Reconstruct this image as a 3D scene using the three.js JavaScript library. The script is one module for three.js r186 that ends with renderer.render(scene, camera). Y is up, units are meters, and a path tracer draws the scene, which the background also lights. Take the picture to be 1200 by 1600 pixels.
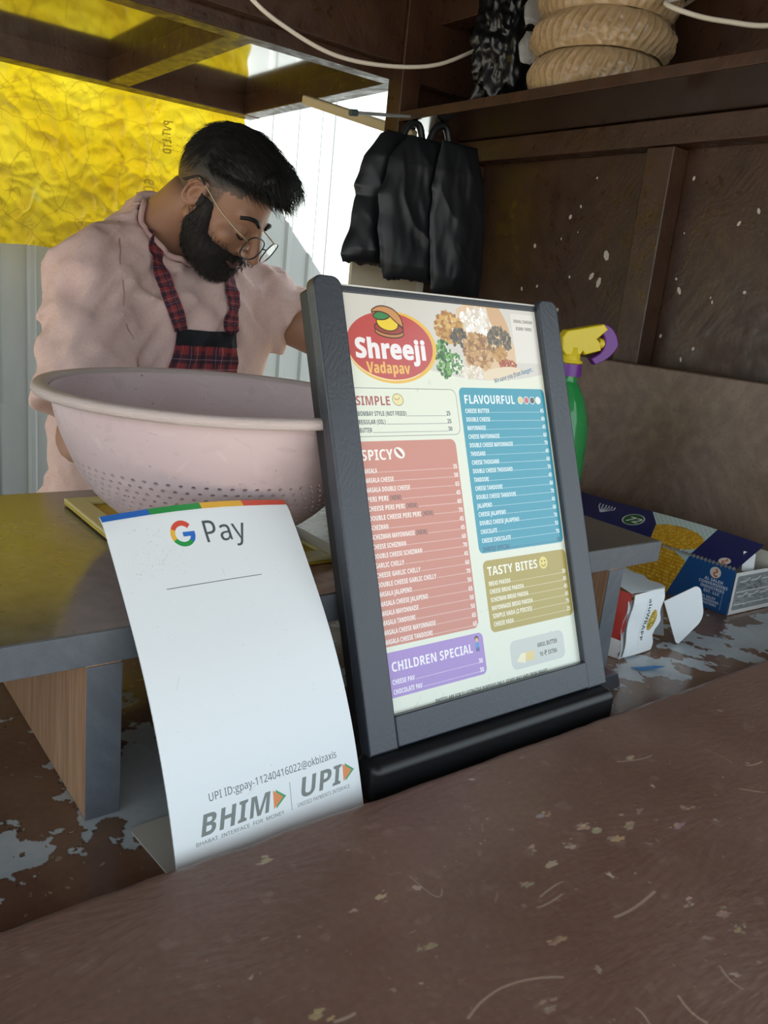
import * as THREE from 'three';
import { RoundedBoxGeometry } from 'three/addons/geometries/RoundedBoxGeometry.js';
import { mergeGeometries, mergeVertices, toCreasedNormals } from 'three/addons/utils/BufferGeometryUtils.js';
import { createNoise3D } from 'simplex-noise';

// ---------------------------------------------------------------- camera, sky, sun, exposure
// Metres; y = 0 is the worktop of the food cart, x runs along the cart, -z goes into it.
const scene = new THREE.Scene();
const camera = new THREE.PerspectiveCamera(63.6125, 1200 / 1600, 0.02, 200);
camera.matrixAutoUpdate = true;
{
  const m = new THREE.Matrix4().makeBasis(
    new THREE.Vector3(0.79456656, 0.10046294, 0.59880813),
    new THREE.Vector3(0.07473877, 0.962534, -0.26065766),
    new THREE.Vector3(-0.60255962, 0.25186404, 0.75728886));
  camera.quaternion.setFromRotationMatrix(m);
  camera.position.set(0, 0.34, 0);
}
scene.background = new THREE.Color().setRGB(0.80, 0.92, 1.0);
const sun = new THREE.DirectionalLight(new THREE.Color().setRGB(1, 0.96, 0.88), 9);
sun.position.set(-4.0, 4.6, 2.2); sun.target.position.set(0, 0.6, -2.0);
sun.castShadow = true; sun.shadow.radius = 1;
Object.assign(sun.shadow.camera, { left: -5, right: 5, top: 5, bottom: -5, near: 0.1, far: 20 });
sun.shadow.mapSize.set(4096, 4096);
scene.add(sun, sun.target);
const renderer = new THREE.WebGLRenderer();
renderer.toneMapping = THREE.LinearToneMapping;
renderer.toneMappingExposure = 2.2;
renderer.shadowMap.enabled = true;

// ---------------------------------------------------------------- helpers
const V = (x, y, z) => new THREE.Vector3(x, y, z);
function random(seed) { let a = seed >>> 0; return () => { a = (a + 0x6D2B79F5) | 0; let t = Math.imul(a ^ (a >>> 15), 1 | a); t = (t + Math.imul(t ^ (t >>> 7), 61 | t)) ^ t; return ((t ^ (t >>> 14)) >>> 0) / 4294967296; }; }
const noise3 = createNoise3D(random(7));
const fbm = (x, y, z, o = 4) => { let s = 0, a = 0.5, f = 1; for (let i = 0; i < o; i++) { s += a * noise3(x * f, y * f, z * f + i * 7.3); a *= 0.5; f *= 2.03; } return s; };
const clamp = (v, a = 0, b = 1) => Math.min(b, Math.max(a, v));
const smooth = (a, b, v) => { const t = clamp((v - a) / (b - a)); return t * t * (3 - 2 * t); };
const used = new Map();
function numbered(n) { const k = used.get(n) ?? 0; used.set(n, k + 1); return k ? n + '_' + String(k).padStart(3, '0') : n; }
function mesh(name, geo, mat, parent) {
  const m = new THREE.Mesh(geo, mat); m.castShadow = m.receiveShadow = true;
  m.name = parent ? name : numbered(name); (parent ?? scene).add(m); return m;
}
function thing(name, label, category, at = [0, 0, 0], group) {
  const g = new THREE.Group(); g.name = numbered(name); g.position.set(...at); scene.add(g);
  g.userData = { label, category }; if (group) g.userData.group = group; return g;
}
function tag(o, label, category, group) { Object.assign(o.userData, { label, category }); if (group) o.userData.group = group; return o; }
function structure(name, label, category) { const g = new THREE.Group(); g.name = name; scene.add(g); g.userData = { kind: 'structure', label, category }; return g; }
const box = (x0, x1, y0, y1, z0, z1, r = 0.002) => {
  const w = x1 - x0, h = y1 - y0, d = z1 - z0;
  const g = r ? new RoundedBoxGeometry(w, h, d, 2, Math.min(r, w / 2.1, h / 2.1, d / 2.1)) : new THREE.BoxGeometry(w, h, d);
  g.translate((x0 + x1) / 2, (y0 + y1) / 2, (z0 + z1) / 2); return planeUV(g);
};
function planeUV(g0) {            // uv in metres from the dominant direction of each face
  const g = g0.index ? g0.toNonIndexed() : g0, p = g.attributes.position, uv = new Float32Array(p.count * 2), a = V(), b = V(), c = V(), n = V();
  for (let i = 0; i < p.count; i += 3) {
    a.fromBufferAttribute(p, i); b.fromBufferAttribute(p, i + 1); c.fromBufferAttribute(p, i + 2);
    n.copy(b).sub(a).cross(c.clone().sub(a)); const ax = Math.abs(n.x), ay = Math.abs(n.y), az = Math.abs(n.z);
    [a, b, c].forEach((q, k) => { const [u, v] = ay >= ax && ay >= az ? [q.x, q.z] : ax >= az ? [q.z, q.y] : [q.x, q.y]; uv[(i + k) * 2] = u; uv[(i + k) * 2 + 1] = v; });
  }
  g.setAttribute('uv', new THREE.BufferAttribute(uv, 2)); return g;
}
function gridGeo(nu, nv, fn, closeU = false) {   // fn(u, v) -> Vector3, u and v 0..1
  const pos = [], uv = [], idx = [];
  for (let j = 0; j <= nv; j++) for (let i = 0; i <= nu; i++) { const q = fn(i / nu, j / nv); pos.push(q.x, q.y, q.z); uv.push(i / nu, j / nv); }
  for (let j = 0; j < nv; j++) for (let i = 0; i < nu; i++) { const a = j * (nu + 1) + i, b = a + 1, c = a + nu + 1, d = c + 1; idx.push(a, b, d, a, d, c); }
  const g = new THREE.BufferGeometry(); g.setAttribute('position', new THREE.Float32BufferAttribute(pos, 3)); g.setAttribute('uv', new THREE.Float32BufferAttribute(uv, 2)); g.setIndex(idx); g.computeVertexNormals(); return g;
}
function sheet(nu, nv, fn, t, both = false) {                  // a closed sheet of thickness t along its own normal; uv of the front face 0..1
  const P = [], N = [];
  for (let j = 0; j <= nv; j++) for (let i = 0; i <= nu; i++) P.push(fn(i / nu, j / nv));
  const at = (i, j) => P[clamp(j, 0, nv) * (nu + 1) + clamp(i, 0, nu)];
  for (let j = 0; j <= nv; j++) for (let i = 0; i <= nu; i++) N.push(at(i + 1, j).clone().sub(at(i - 1, j)).cross(at(i, j + 1).clone().sub(at(i, j - 1))).normalize());
  const pos = [], uv = [], idx = [], n1 = P.length;
  for (const s of [0, 1]) for (let k = 0; k < n1; k++) { const q = P[k].clone().addScaledVector(N[k], -s * t); pos.push(q.x, q.y, q.z); const i = k % (nu + 1), j = (k / (nu + 1)) | 0; uv.push(s && !both ? 0.001 : i / nu, s && !both ? 0.001 : j / nv); }
  for (let j = 0; j < nv; j++) for (let i = 0; i < nu; i++) { const a = j * (nu + 1) + i, b = a + 1, c = a + nu + 1, d = c + 1; idx.push(a, b, d, a, d, c, n1 + a, n1 + d, n1 + b, n1 + a, n1 + c, n1 + d); }
  const rim = []; for (let i = 0; i < nu; i++) rim.push(i); for (let j = 0; j < nv; j++) rim.push(j * (nu + 1) + nu); for (let i = nu; i > 0; i--) rim.push(nv * (nu + 1) + i); for (let j = nv; j > 0; j--) rim.push(j * (nu + 1));
  for (let k = 0; k < rim.length; k++) { const a = rim[k], b = rim[(k + 1) % rim.length]; idx.push(a, n1 + a, n1 + b, a, n1 + b, b); }
  const g = new THREE.BufferGeometry(); g.setAttribute('position', new THREE.Float32BufferAttribute(pos, 3)); g.setAttribute('uv', new THREE.Float32BufferAttribute(uv, 2)); g.setIndex(idx);
  return toCreasedNormals(g, 0.9);
}
const tube = (pts, r, seg = 60, rad = 8) => new THREE.TubeGeometry(new THREE.CatmullRomCurve3(pts.map((p) => p.isVector3 ? p : V(...p))), seg, r, rad, false);
function canvas(w, h, draw) {
  const c = document.createElement('canvas'); c.width = w; c.height = h; const x = c.getContext('2d'); draw(x, w, h);
  const t = new THREE.CanvasTexture(c); t.colorSpace = THREE.SRGBColorSpace; t.magFilter = THREE.LinearFilter; t.anisotropy = 8; return t;
}
function dataTex(w, h, fn, srgb = false) {      // fn(u, v) -> [r, g, b] 0..1
  const d = new Uint8Array(w * h * 4);
  for (let j = 0; j < h; j++) for (let i = 0; i < w; i++) { const c = fn((i + 0.5) / w, (j + 0.5) / h), k = (j * w + i) * 4; d[k] = clamp(c[0]) * 255; d[k + 1] = clamp(c[1]) * 255; d[k + 2] = clamp(c[2]) * 255; d[k + 3] = 255; }
  const t = new THREE.DataTexture(d, w, h); t.magFilter = THREE.LinearFilter; t.minFilter = THREE.LinearMipmapLinearFilter; t.generateMipmaps = true; t.wrapS = t.wrapT = THREE.RepeatWrapping; if (srgb) t.colorSpace = THREE.SRGBColorSpace; t.needsUpdate = true; return t;
}
const std = (color, roughness = 0.6, more = {}) => new THREE.MeshStandardMaterial({ color, roughness, ...more });
const phys = (color, roughness = 0.5, more = {}) => new THREE.MeshPhysicalMaterial({ color, roughness, ...more });
const hex = (c) => [(c >> 16 & 255) / 255, (c >> 8 & 255) / 255, (c & 255) / 255];
const mix3 = (a, b, t) => [a[0] + (b[0] - a[0]) * t, a[1] + (b[1] - a[1]) * t, a[2] + (b[2] - a[2]) * t];
function repeatOf(t, u, v = u) { const c = t.clone(); c.wrapS = c.wrapT = THREE.RepeatWrapping; c.repeat.set(u, v); c.needsUpdate = true; return c; }

// tiling noise through a torus so that repeats have no seam
const tile = (u, v, s, z = 0, o = 3) => { const a = u * Math.PI * 2, b = v * Math.PI * 2; return fbm((Math.cos(a) + 3) * s, (Math.sin(a) + Math.cos(b) * 0.7) * s, Math.sin(b) * s + z, o); };

// ---------------------------------------------------------------- shared materials
const paintTex = dataTex(512, 512, (u, v) => {      // oil paint on plywood, mottled with small chips
  const m = tile(u, v, 1.6, 1, 5), f = tile(u, v, 26, 5, 2);
  let c = mix3(hex(0x4f392d), hex(0x614837), clamp(0.5 + m * 0.9 + f * 0.25));
  if (tile(u, v, 11, 9, 3) > 0.55) c = mix3(c, hex(0x7d6a5c), 0.5);
  return c;
}, true);
const paintRough = dataTex(256, 256, (u, v) => { const r = 0.38 + 0.22 * tile(u, v, 3, 3, 4); return [r, r, r]; });
const M = {};
M.paint = std(0xbdb0a5, 1, { map: repeatOf(paintTex, 1.6), roughnessMap: repeatOf(paintRough, 2), bumpMap: repeatOf(paintRough, 5), bumpScale: 0.0008 });
M.woodTex = dataTex(512, 512, (u, v) => { const g = fbm(u * 60, v * 3.2, 2, 4), r = fbm(u * 9, v * 1.1, 6, 3); return mix3(hex(0x9c7558), hex(0xcba382), clamp(0.5 + g * 0.55 + r * 0.5)); }, true);
M.gloss = phys(0x33261d, 0.10, { ior: 2.1, clearcoat: 1, clearcoatRoughness: 0.08 });
M.black = phys(0x1b1c1f, 0.45, {});

// ---------------------------------------------------------------- the setting
{ // ground
  const t = dataTex(512, 512, (u, v) => mix3(hex(0x9a8c78), hex(0xc0b29c), clamp(0.5 + tile(u, v, 2.5, 1, 5))), true);
  const g = structure('floor', 'dusty pale ground around the food cart', 'ground');
  mesh('ground', box(-14, 14, -1.1, -1.0, -14, 14, 0), std(0xffffff, 0.95, { map: repeatOf(t, 0.5) }), g);
}
{ // corrugated sheet-metal wall behind the cart, one mesh for each sheet
  const w = structure('wall_back', 'white ribbed sheet metal wall behind the vendor', 'wall');
  const t = dataTex(512, 512, (u, v) => mix3(hex(0x949c9d), hex(0xa2a9aa), clamp(0.5 + fbm(u * 5, v * 1.2, 2, 4))), true);
  const mat = std(0xffffff, 0.45, { map: t });
  const pitch = 0.3, s = [];                    // section of one sheet: flat with two small ribs and a deep lap at the edge
  const sec = [[0, 0], [0.008, -0.012], [0.022, -0.012], [0.03, 0], [0.085, 0], [0.091, 0.008], [0.101, 0.008], [0.107, 0], [0.165, 0], [0.171, 0.008], [0.181, 0.008], [0.187, 0], [0.238, 0], [0.244, 0.008], [0.254, 0.008], [0.26, 0], [pitch - 0.0015, 0]];
  const pts = sec.map(([x, z]) => [x, z]).concat(sec.slice().reverse().map(([x, z]) => [x, z - 0.02]));
  const shape = new THREE.Shape(pts.map(([x, z]) => new THREE.Vector2(x, -z)));
  const g = new THREE.ExtrudeGeometry(shape, { depth: 2.7, bevelEnabled: false }); g.rotateX(-Math.PI / 2);
  const geo = planeUV(toCreasedNormals(g, 0.3));
  for (let i = 0; i < 20; i++) { const p = mesh('panel', geo, mat, w); p.position.set(-2.25 + 0.004 + i * pitch, -1.0, -2.1); }
}
{ // right side wall of the cart: plywood, a stud, a ledger rail and a low board
  const w = structure('wall_right', 'dark brown painted plywood side wall of the cart', 'wall');
  mesh('plywood', box(1.14, 1.158, -1.0, 0.86, -1.28, -0.2, 0.001), M.paint, w);
  const chip = std(0xbfb3a6, 0.8), R = random(31), spots = [];
  for (let i = 0; i < 46; i++) {                // flakes where the paint has come off
    const s = 0.0012 + R() * R() * 0.005, g = new THREE.CircleGeometry(1, 6); g.scale(s, s * (0.6 + R() * 1.6), 1); g.rotateZ(R() * 1.2 - 0.6); g.rotateY(-Math.PI / 2);
    g.translate(1.1394, 0.29 + R() * 0.28, -1.15 + R() * 0.6); spots.push(g);
  }
  mesh('paint_chips', mergeGeometries(spots), chip, w).userData.kind = 'stuff';
  const t1 = structure('trim_1', 'dark brown ledger rail under the shelf', 'rail');
  mesh('rail', box(1.10, 1.139, 0.595, 0.632, -1.28, -0.2, 0.002), M.paint, t1);
  const t2 = structure('trim_2', 'upright brown stud on the side wall', 'batten');
  mesh('stud', box(1.102, 1.139, 0.001, 0.594, -0.845, -0.797, 0.002), M.paint, t2);
  mesh('stud', box(1.102, 1.139, 0.001, 0.594, -1.28, -1.235, 0.002), M.paint, t2);
  mesh('stud', box(1.102, 1.139, 0.001, 0.594, -0.40, -0.352, 0.002), M.paint, t2);
  const t3 = structure('trim_3', 'low brown board along the foot of the side wall', 'board');
  const dusty = dataTex(512, 512, (u, v) => { let c = mix3(hex(0x6a574b), hex(0x806c5e), clamp(0.5 + 0.8 * tile(u, v, 2.2, 14, 5) + 0.3 * tile(u, v, 30, 2, 2))); if (tile(u, v, 9, 33, 4) > 0.42) c = mix3(c, hex(0x5c4c42), 0.6); return c; }, true);  // dusty, worn grain; the brown is lightened to carry reflected light on the board
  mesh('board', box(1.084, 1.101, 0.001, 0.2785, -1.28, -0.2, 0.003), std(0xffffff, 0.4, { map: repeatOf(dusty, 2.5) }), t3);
}
{ // narrow rear board beside the opening and the corner post
  const w = structure('wall_rear', 'narrow dark rear board behind the hanging black bags', 'wall');
  mesh('board', box(1.045, 1.139, 0.001, 0.64, -1.30, -1.282, 0.001), M.paint, w);
  mesh('board', box(0.98, 1.139, 0.641, 0.86, -1.30, -1.282, 0.001), M.paint, w);
  const p = structure('trim_4', 'short brown post hanging at the shelf end', 'post');
  mesh('post', box(0.925, 0.965, 0.612, 0.86, -1.275, -1.235, 0.002), M.paint, p);
}
{ // cart roof: boarded ceiling, fascias, and an added, unseen awning that keeps sun off the counter
  const c = structure('ceiling', 'dark brown boarded ceiling of the cart', 'ceiling');
  for (let i = 0; i < 8; i++) mesh('plank', box(-1.2 + i * 0.295, -1.2 + i * 0.295 + 0.293, 0.862, 0.88, -1.29, -0.16, 0.002), M.paint, c);
  mesh('joist', box(-1.2, 1.139, 0.80, 0.861, -0.74, -0.70, 0.002), M.paint, c);
  mesh('fascia', box(0.966, 1.139, 0.70, 0.861, -1.262, -1.24, 0.002), M.paint, c);
  mesh('joist', box(1.0, 1.04, 0.80, 0.861, -1.275, -0.75, 0.002), M.paint, c);
  mesh('fascia', box(-1.2, 0.924, 0.722, 0.861, -1.262, -1.24, 0.002), M.paint, c);
  const f = structure('added_awning_5', 'added unseen awning that keeps the sun off the counter', 'awning');
  const g = box(-1.2, 1.16, 0, 0.02, 0, 1.10, 0.002); g.rotateX(-0.08); g.translate(0, 0.885, -0.16);
  mesh('flap', g, M.paint, f);
}
{ // raised rear flap over the vendor: four rails, a cross rail and two varnished panels
  const f = thing('rear_flap', 'raised brown rear flap frame with glossy varnished panels above the vendor', 'flap');
  mesh('rail', box(-0.95, 0.975, 0.70, 0.742, -1.30, -1.264, 0.002), M.paint, f);
  mesh('rail', box(-0.95, 0.975, 0.70, 0.76, -1.872, -1.825, 0.002), M.paint, f);
  for (const x of [-0.27, 0.19, 0.652]) mesh('cross_rail', box(x - 0.025, x + 0.02, 0.701, 0.758, -1.825, -1.30, 0.002), M.paint, f);
  for (const x of [-0.93, 0.955]) mesh('cross_rail', box(x - 0.02, x + 0.02, 0.701, 0.758, -1.825, -1.30, 0.002), M.paint, f);
  for (const [a, b] of [[-0.91, -0.295], [-0.25, 0.165], [0.21, 0.627], [0.672, 0.935]]) mesh('panel', box(a, b, 0.74, 0.752, -1.825, -1.30, 0), M.gloss, f);
}
{ // shelf on the side wall
  const s = thing('wall_shelf', 'long brown shelf on the side wall holding wrapped paper bowls', 'shelf');
  mesh('board', box(0.93, 1.139, 0.633, 0.646, -1.268, -0.2, 0.0015), phys(0x2c211b, 0.22, { clearcoat: 0.6, clearcoatRoughness: 0.15 }), s);
  mesh('edge_strip', box(0.926, 0.9298, 0.632, 0.647, -1.268, -0.2, 0.001), M.paint, s);
}
// ---------------------------------------------------------------- serving counter
{
  const S = 1024, X0 = -0.2, X1 = 1.2, Z0 = -1.28, Z1 = -0.3;
  const bare = (x, z) => {                       // where the brown paint has flaked off a bluish grey layer
    const n = fbm(x * 17, 3.1, z * 17, 5) + 0.35 * fbm(x * 52, 1, z * 52, 3);
    const blob = (cx, cz, rx, rz) => Math.exp(-(((x - cx) / rx) ** 2 + ((z - cz) / rz) ** 2));
    const w = blob(0.10, -0.435, 0.045, 0.025) * 0.75 + blob(0.175, -0.49, 0.04, 0.035) * 0.75 + blob(0.225, -0.48, 0.05, 0.05) * 1.1 + blob(0.82, -0.44, 0.09, 0.035) * 0.55 + blob(0.95, -0.425, 0.09, 0.03) * 0.95 + blob(1.05, -0.44, 0.07, 0.06) * 0.6 + blob(0.70, -0.44, 0.06, 0.02) * 0.5 + blob(0.4, -0.6, 0.2, 0.1) * 0.3;
    return w + n * 0.85 - 0.42;
  };
  const at = (u, v) => [X0 + u * (X1 - X0), Z0 + v * (Z1 - Z0)];
  const col = dataTex(S * 2, S, (u, v) => {
    const [x, z] = at(u, v), b = bare(x, z), m = fbm(x * 9, 0, z * 9, 4), f = fbm(x * 120, 2, z * 120, 2);
    let c = mix3(hex(0x654b3d), hex(0x79604f), clamp(0.5 + m * 0.8 + f * 0.3));
    if (fbm(x * 70, 9, z * 70, 3) > 0.52) c = mix3(c, hex(0x9a8d80), 0.75);
    if (b > 0) c = mix3(hex(0x9da8ae), hex(0xb3bcc0), clamp(0.5 + m + f * 0.4));
    else if (b > -0.02) c = mix3(c, hex(0x33261f), 0.5);
    return c;
  }, true);
  const rgh = dataTex(512, 512, (u, v) => { const [x, z] = at(u, v), r = 0.2 + (bare(x, z) > 0 ? 0.16 : 0) + 0.1 * fbm(x * 14, 4, z * 14, 3); return [r, r, r]; });
  const hgt = dataTex(S, S, (u, v) => { const [x, z] = at(u, v), r = bare(x, z) > 0 ? 0.3 : 0.7 + 0.2 * fbm(x * 30, 4, z * 30, 3); return [r, r, r]; });
  const counter = thing('serving_counter', 'long brown painted cart counter with flaking paint and raised front ledge', 'counter');
  const topG = box(-1.2, 1.139, -0.03, 0, -1.27, -0.33, 0);
  const uv = topG.attributes.uv, p = topG.attributes.position;
  for (let i = 0; i < p.count; i++) uv.setXY(i, (p.getX(i) - X0) / (X1 - X0), (p.getZ(i) - Z0) / (Z1 - Z0));
  mesh('countertop', topG, std(0xffffff, 1, { map: col, roughnessMap: rgh, bumpMap: hgt, bumpScale: 0.0006 }), counter);
  // the front ledge: a thick plank with a rounded, worn rear edge
  const LW = 2048, LX0 = -0.25, LX1 = 1.15, LZ0 = -0.40, LZ1 = 0.02;
  const px = LW / (LX1 - LX0), R = random(5);
  const ledge = canvas(LW, 700, (x, w, h) => {
    const im = x.createImageData(w, h);
    for (let j = 0; j < h; j++) for (let i = 0; i < w; i++) {
      const X = LX0 + i / px, Z = LZ0 + j / h * (LZ1 - LZ0), m = fbm(X * 6, 1, Z * 6, 4), f = fbm(X * 150, 2, Z * 150, 2);
      let c = mix3(hex(0x6d5145), hex(0x81665a), clamp(0.5 + m * 0.7 + f * 0.35));
      const g = fbm(X * 34 + 3, 5, Z * 34, 4); if (g > 0.34) c = mix3(c, hex(0x8a7466), 0.55 * smooth(0.34, 0.6, g));
      const k = (j * w + i) * 4; im.data[k] = c[0] * 255; im.data[k + 1] = c[1] * 255; im.data[k + 2] = c[2] * 255; im.data[k + 3] = 255;
    }
    x.putImageData(im, 0, 0);
    const zy = (Z) => (Z - LZ0) / (LZ1 - LZ0) * h;
    for (let i = 0; i < 5200; i++) {             // chips and specks where the paint has worn through, in clusters
      const X = LX0 + Math.pow(R(), 0.8) * (LX1 - LX0), Z = LZ0 + R() * (LZ1 - LZ0), dens = fbm(X * 11 + 4, 8, Z * 11, 3) + 0.25 * (X - 0.2); if (R() > 0.4 + dens * 1.6) continue;
      const big = R() < 0.07, s = big ? 2.5 + R() * 4.5 : 0.5 + R() * R() * 2.2, tone = R();
      x.fillStyle = `rgba(${150 + tone * 55 | 0},${132 + tone * 58 | 0},${118 + tone * 60 | 0},${0.3 + R() * 0.6})`; x.beginPath();
      const a0 = R() * 6.28, e = 0.3 + R() * 0.6;
      for (let k = 0; k < 11; k++) { const a = k / 11 * 6.283, r = s * (0.35 + R() * 0.85), qx = r * Math.cos(a), qy = r * e * Math.sin(a); x.lineTo((X - LX0) * px + qx * Math.cos(a0) - qy * Math.sin(a0), zy(Z) + qx * Math.sin(a0) + qy * Math.cos(a0)); }
      x.fill();
    }
    x.lineCap = 'round';
    for (const [ax, az, mx, mz, bx, bz, wd] of [[0.245, -0.206, 0.274, -0.210, 0.303, -0.199, 4], [0.362, -0.212, 0.378, -0.211, 0.400, -0.213, 5], [0.345, -0.160, 0.342, -0.151, 0.343, -0.143, 4], [0.191, -0.237, 0.196, -0.236, 0.201, -0.236, 5], [0.282, -0.296, 0.284, -0.276, 0.291, -0.278, 2], [0.500, -0.316, 0.519, -0.310, 0.532, -0.309, 4], [0.581, -0.294, 0.584, -0.282, 0.583, -0.271, 2], [0.553, -0.248, 0.561, -0.240, 0.566, -0.236, 4], [0.337, -0.245, 0.350, -0.247, 0.358, -0.247, 3], [0.590, -0.264, 0.596, -0.261, 0.608, -0.260, 4], [0.329, -0.240, 0.338, -0.239, 0.350, -0.240, 3], [0.320, -0.167, 0.320, -0.163, 0.318, -0.158, 3], [0.382, -0.160, 0.378, -0.152, 0.378, -0.145, 3]]) {
      x.strokeStyle = 'rgba(178,158,138,0.8)'; x.lineWidth = wd * 0.55; x.beginPath(); x.moveTo((ax - LX0) * px, zy(az)); x.quadraticCurveTo((2 * mx - (ax + bx) / 2 - LX0) * px, zy(2 * mz - (az + bz) / 2), (bx - LX0) * px, zy(bz)); x.stroke();
    }
    for (const [X, Z] of [[0.336, -0.259], [0.364, -0.261], [0.419, -0.272], [0.390, -0.269], [0.459, -0.267], [0.441, -0.261], [0.496, -0.253], [0.514, -0.315], [0.468, -0.247], [0.256, -0.250], [0.319, -0.217], [0.285, -0.191], [0.216, -0.350], [0.186, -0.242], [0.419, -0.169], [0.424, -0.183], [0.420, -0.258], [0.412, -0.277], [0.362, -0.276], [0.253, -0.288], [0.410, -0.197], [0.397, -0.297]]) {
      const spots = 3 + R() * 5 | 0; for (let n = 0; n < spots; n++) { const cx = (X - LX0) * px + (R() - 0.5) * 14, cy = zy(Z) + (R() - 0.5) * 10, s = n ? 0.8 + R() * 2 : 3 + R() * 3.5; x.fillStyle = `rgba(${165 + R() * 35 | 0},${142 + R() * 35 | 0},${122 + R() * 35 | 0},${0.55 + R() * 0.35})`; x.beginPath(); for (let k = 0; k < 13; k++) { const a = k / 13 * 6.283, r = s * (0.4 + R() * 0.9); x.lineTo(cx + 1.5 * r * Math.cos(a), cy + 0.8 * r * Math.sin(a)); } x.fill(); }
    }
    for (let i = 0; i < 130; i++) { const X = LX0 + R() * (LX1 - LX0), Z = LZ0 + R() * (LZ1 - LZ0), a = R() * 6.28, l = 4 + R() * 22; x.strokeStyle = `rgba(165,145,128,${0.15 + R() * 0.4})`; x.lineWidth = 0.6 + R() * 1.4; x.beginPath(); x.moveTo((X - LX0) * px, zy(Z)); x.lineTo((X - LX0) * px + l * Math.cos(a), zy(Z) + l * Math.sin(a)); x.stroke(); }
  });
  ledge.flipY = false;
  const rearEdge = (x) => -0.371 + 0.0022 * fbm(x * 7, 2, 2, 3) + 0.0012 * fbm(x * 30, 1, 1, 2);
  const nx = 240, X = (u) => -1.2 + u * 2.339;
  // from the foot of the rear edge, round it, then forward over the top and down the front
  const prof2 = [[0, -0.001], [0, 0.006]]; for (let k = 0; k <= 8; k++) { const a = k / 8 * Math.PI / 2; prof2.push([0.009 - 0.009 * Math.cos(a), 0.0115 + 0.009 * Math.sin(a)]); }
  for (let k = 1; k <= 14; k++) prof2.push([0.009 + (0.37 - 0.009) * k / 14, 0.0205]); prof2.push([0.376, 0.015], [0.376, -0.03]);
  const g = gridGeo(nx, prof2.length - 1, (u, v) => { const [d, y] = prof2[Math.round(v * (prof2.length - 1))], x = X(u); return V(x, y + (y > 0.01 ? 0.0007 * fbm(x * 9, 3, d * 9, 3) : 0), (d < 0.3 ? rearEdge(x) : -0.371) + d); });
  const gu = g.attributes.uv, gp = g.attributes.position;
  for (let i = 0; i < gp.count; i++) gu.setXY(i, (gp.getX(i) - LX0) / (LX1 - LX0), (gp.getZ(i) - LZ0) / (LZ1 - LZ0));
  ledge.wrapS = ledge.wrapT = THREE.MirroredRepeatWrapping;
  const lm = std(0xffffff, 0.36, { map: ledge, side: THREE.DoubleSide, bumpMap: repeatOf(paintRough, 4), bumpScale: 0.001 });
  mesh('front_ledge', g, lm, counter);
  mesh('front_panel', box(-1.18, 1.139, -0.75, -0.031, -0.20, -0.18, 0.002), M.paint, counter);
  mesh('side_panel', box(1.12, 1.139, -0.75, -0.031, -1.26, -0.205, 0.002), M.paint, counter);
  mesh('side_panel', box(-1.18, -1.161, -0.75, -0.031, -1.26, -0.205, 0.002), M.paint, counter);
  mesh('base_board', box(-1.16, 1.119, -0.75, -0.73, -1.26, -0.205, 0.002), M.paint, counter);
  for (const x of [-1.15, 1.08]) for (const z of [-1.24, -0.25]) mesh('leg', box(x, x + 0.05, -1.0, -0.751, z, z + 0.05, 0.003), M.paint, counter);
}
{
  const p = structure('trim_6', 'brown roof posts at the far end of the cart', 'posts');
  for (const z of [-1.27, -0.24]) mesh('post', box(-1.2, -1.16, 0.022, 0.861, z, z + 0.04, 0.003), M.paint, p);
}
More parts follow.
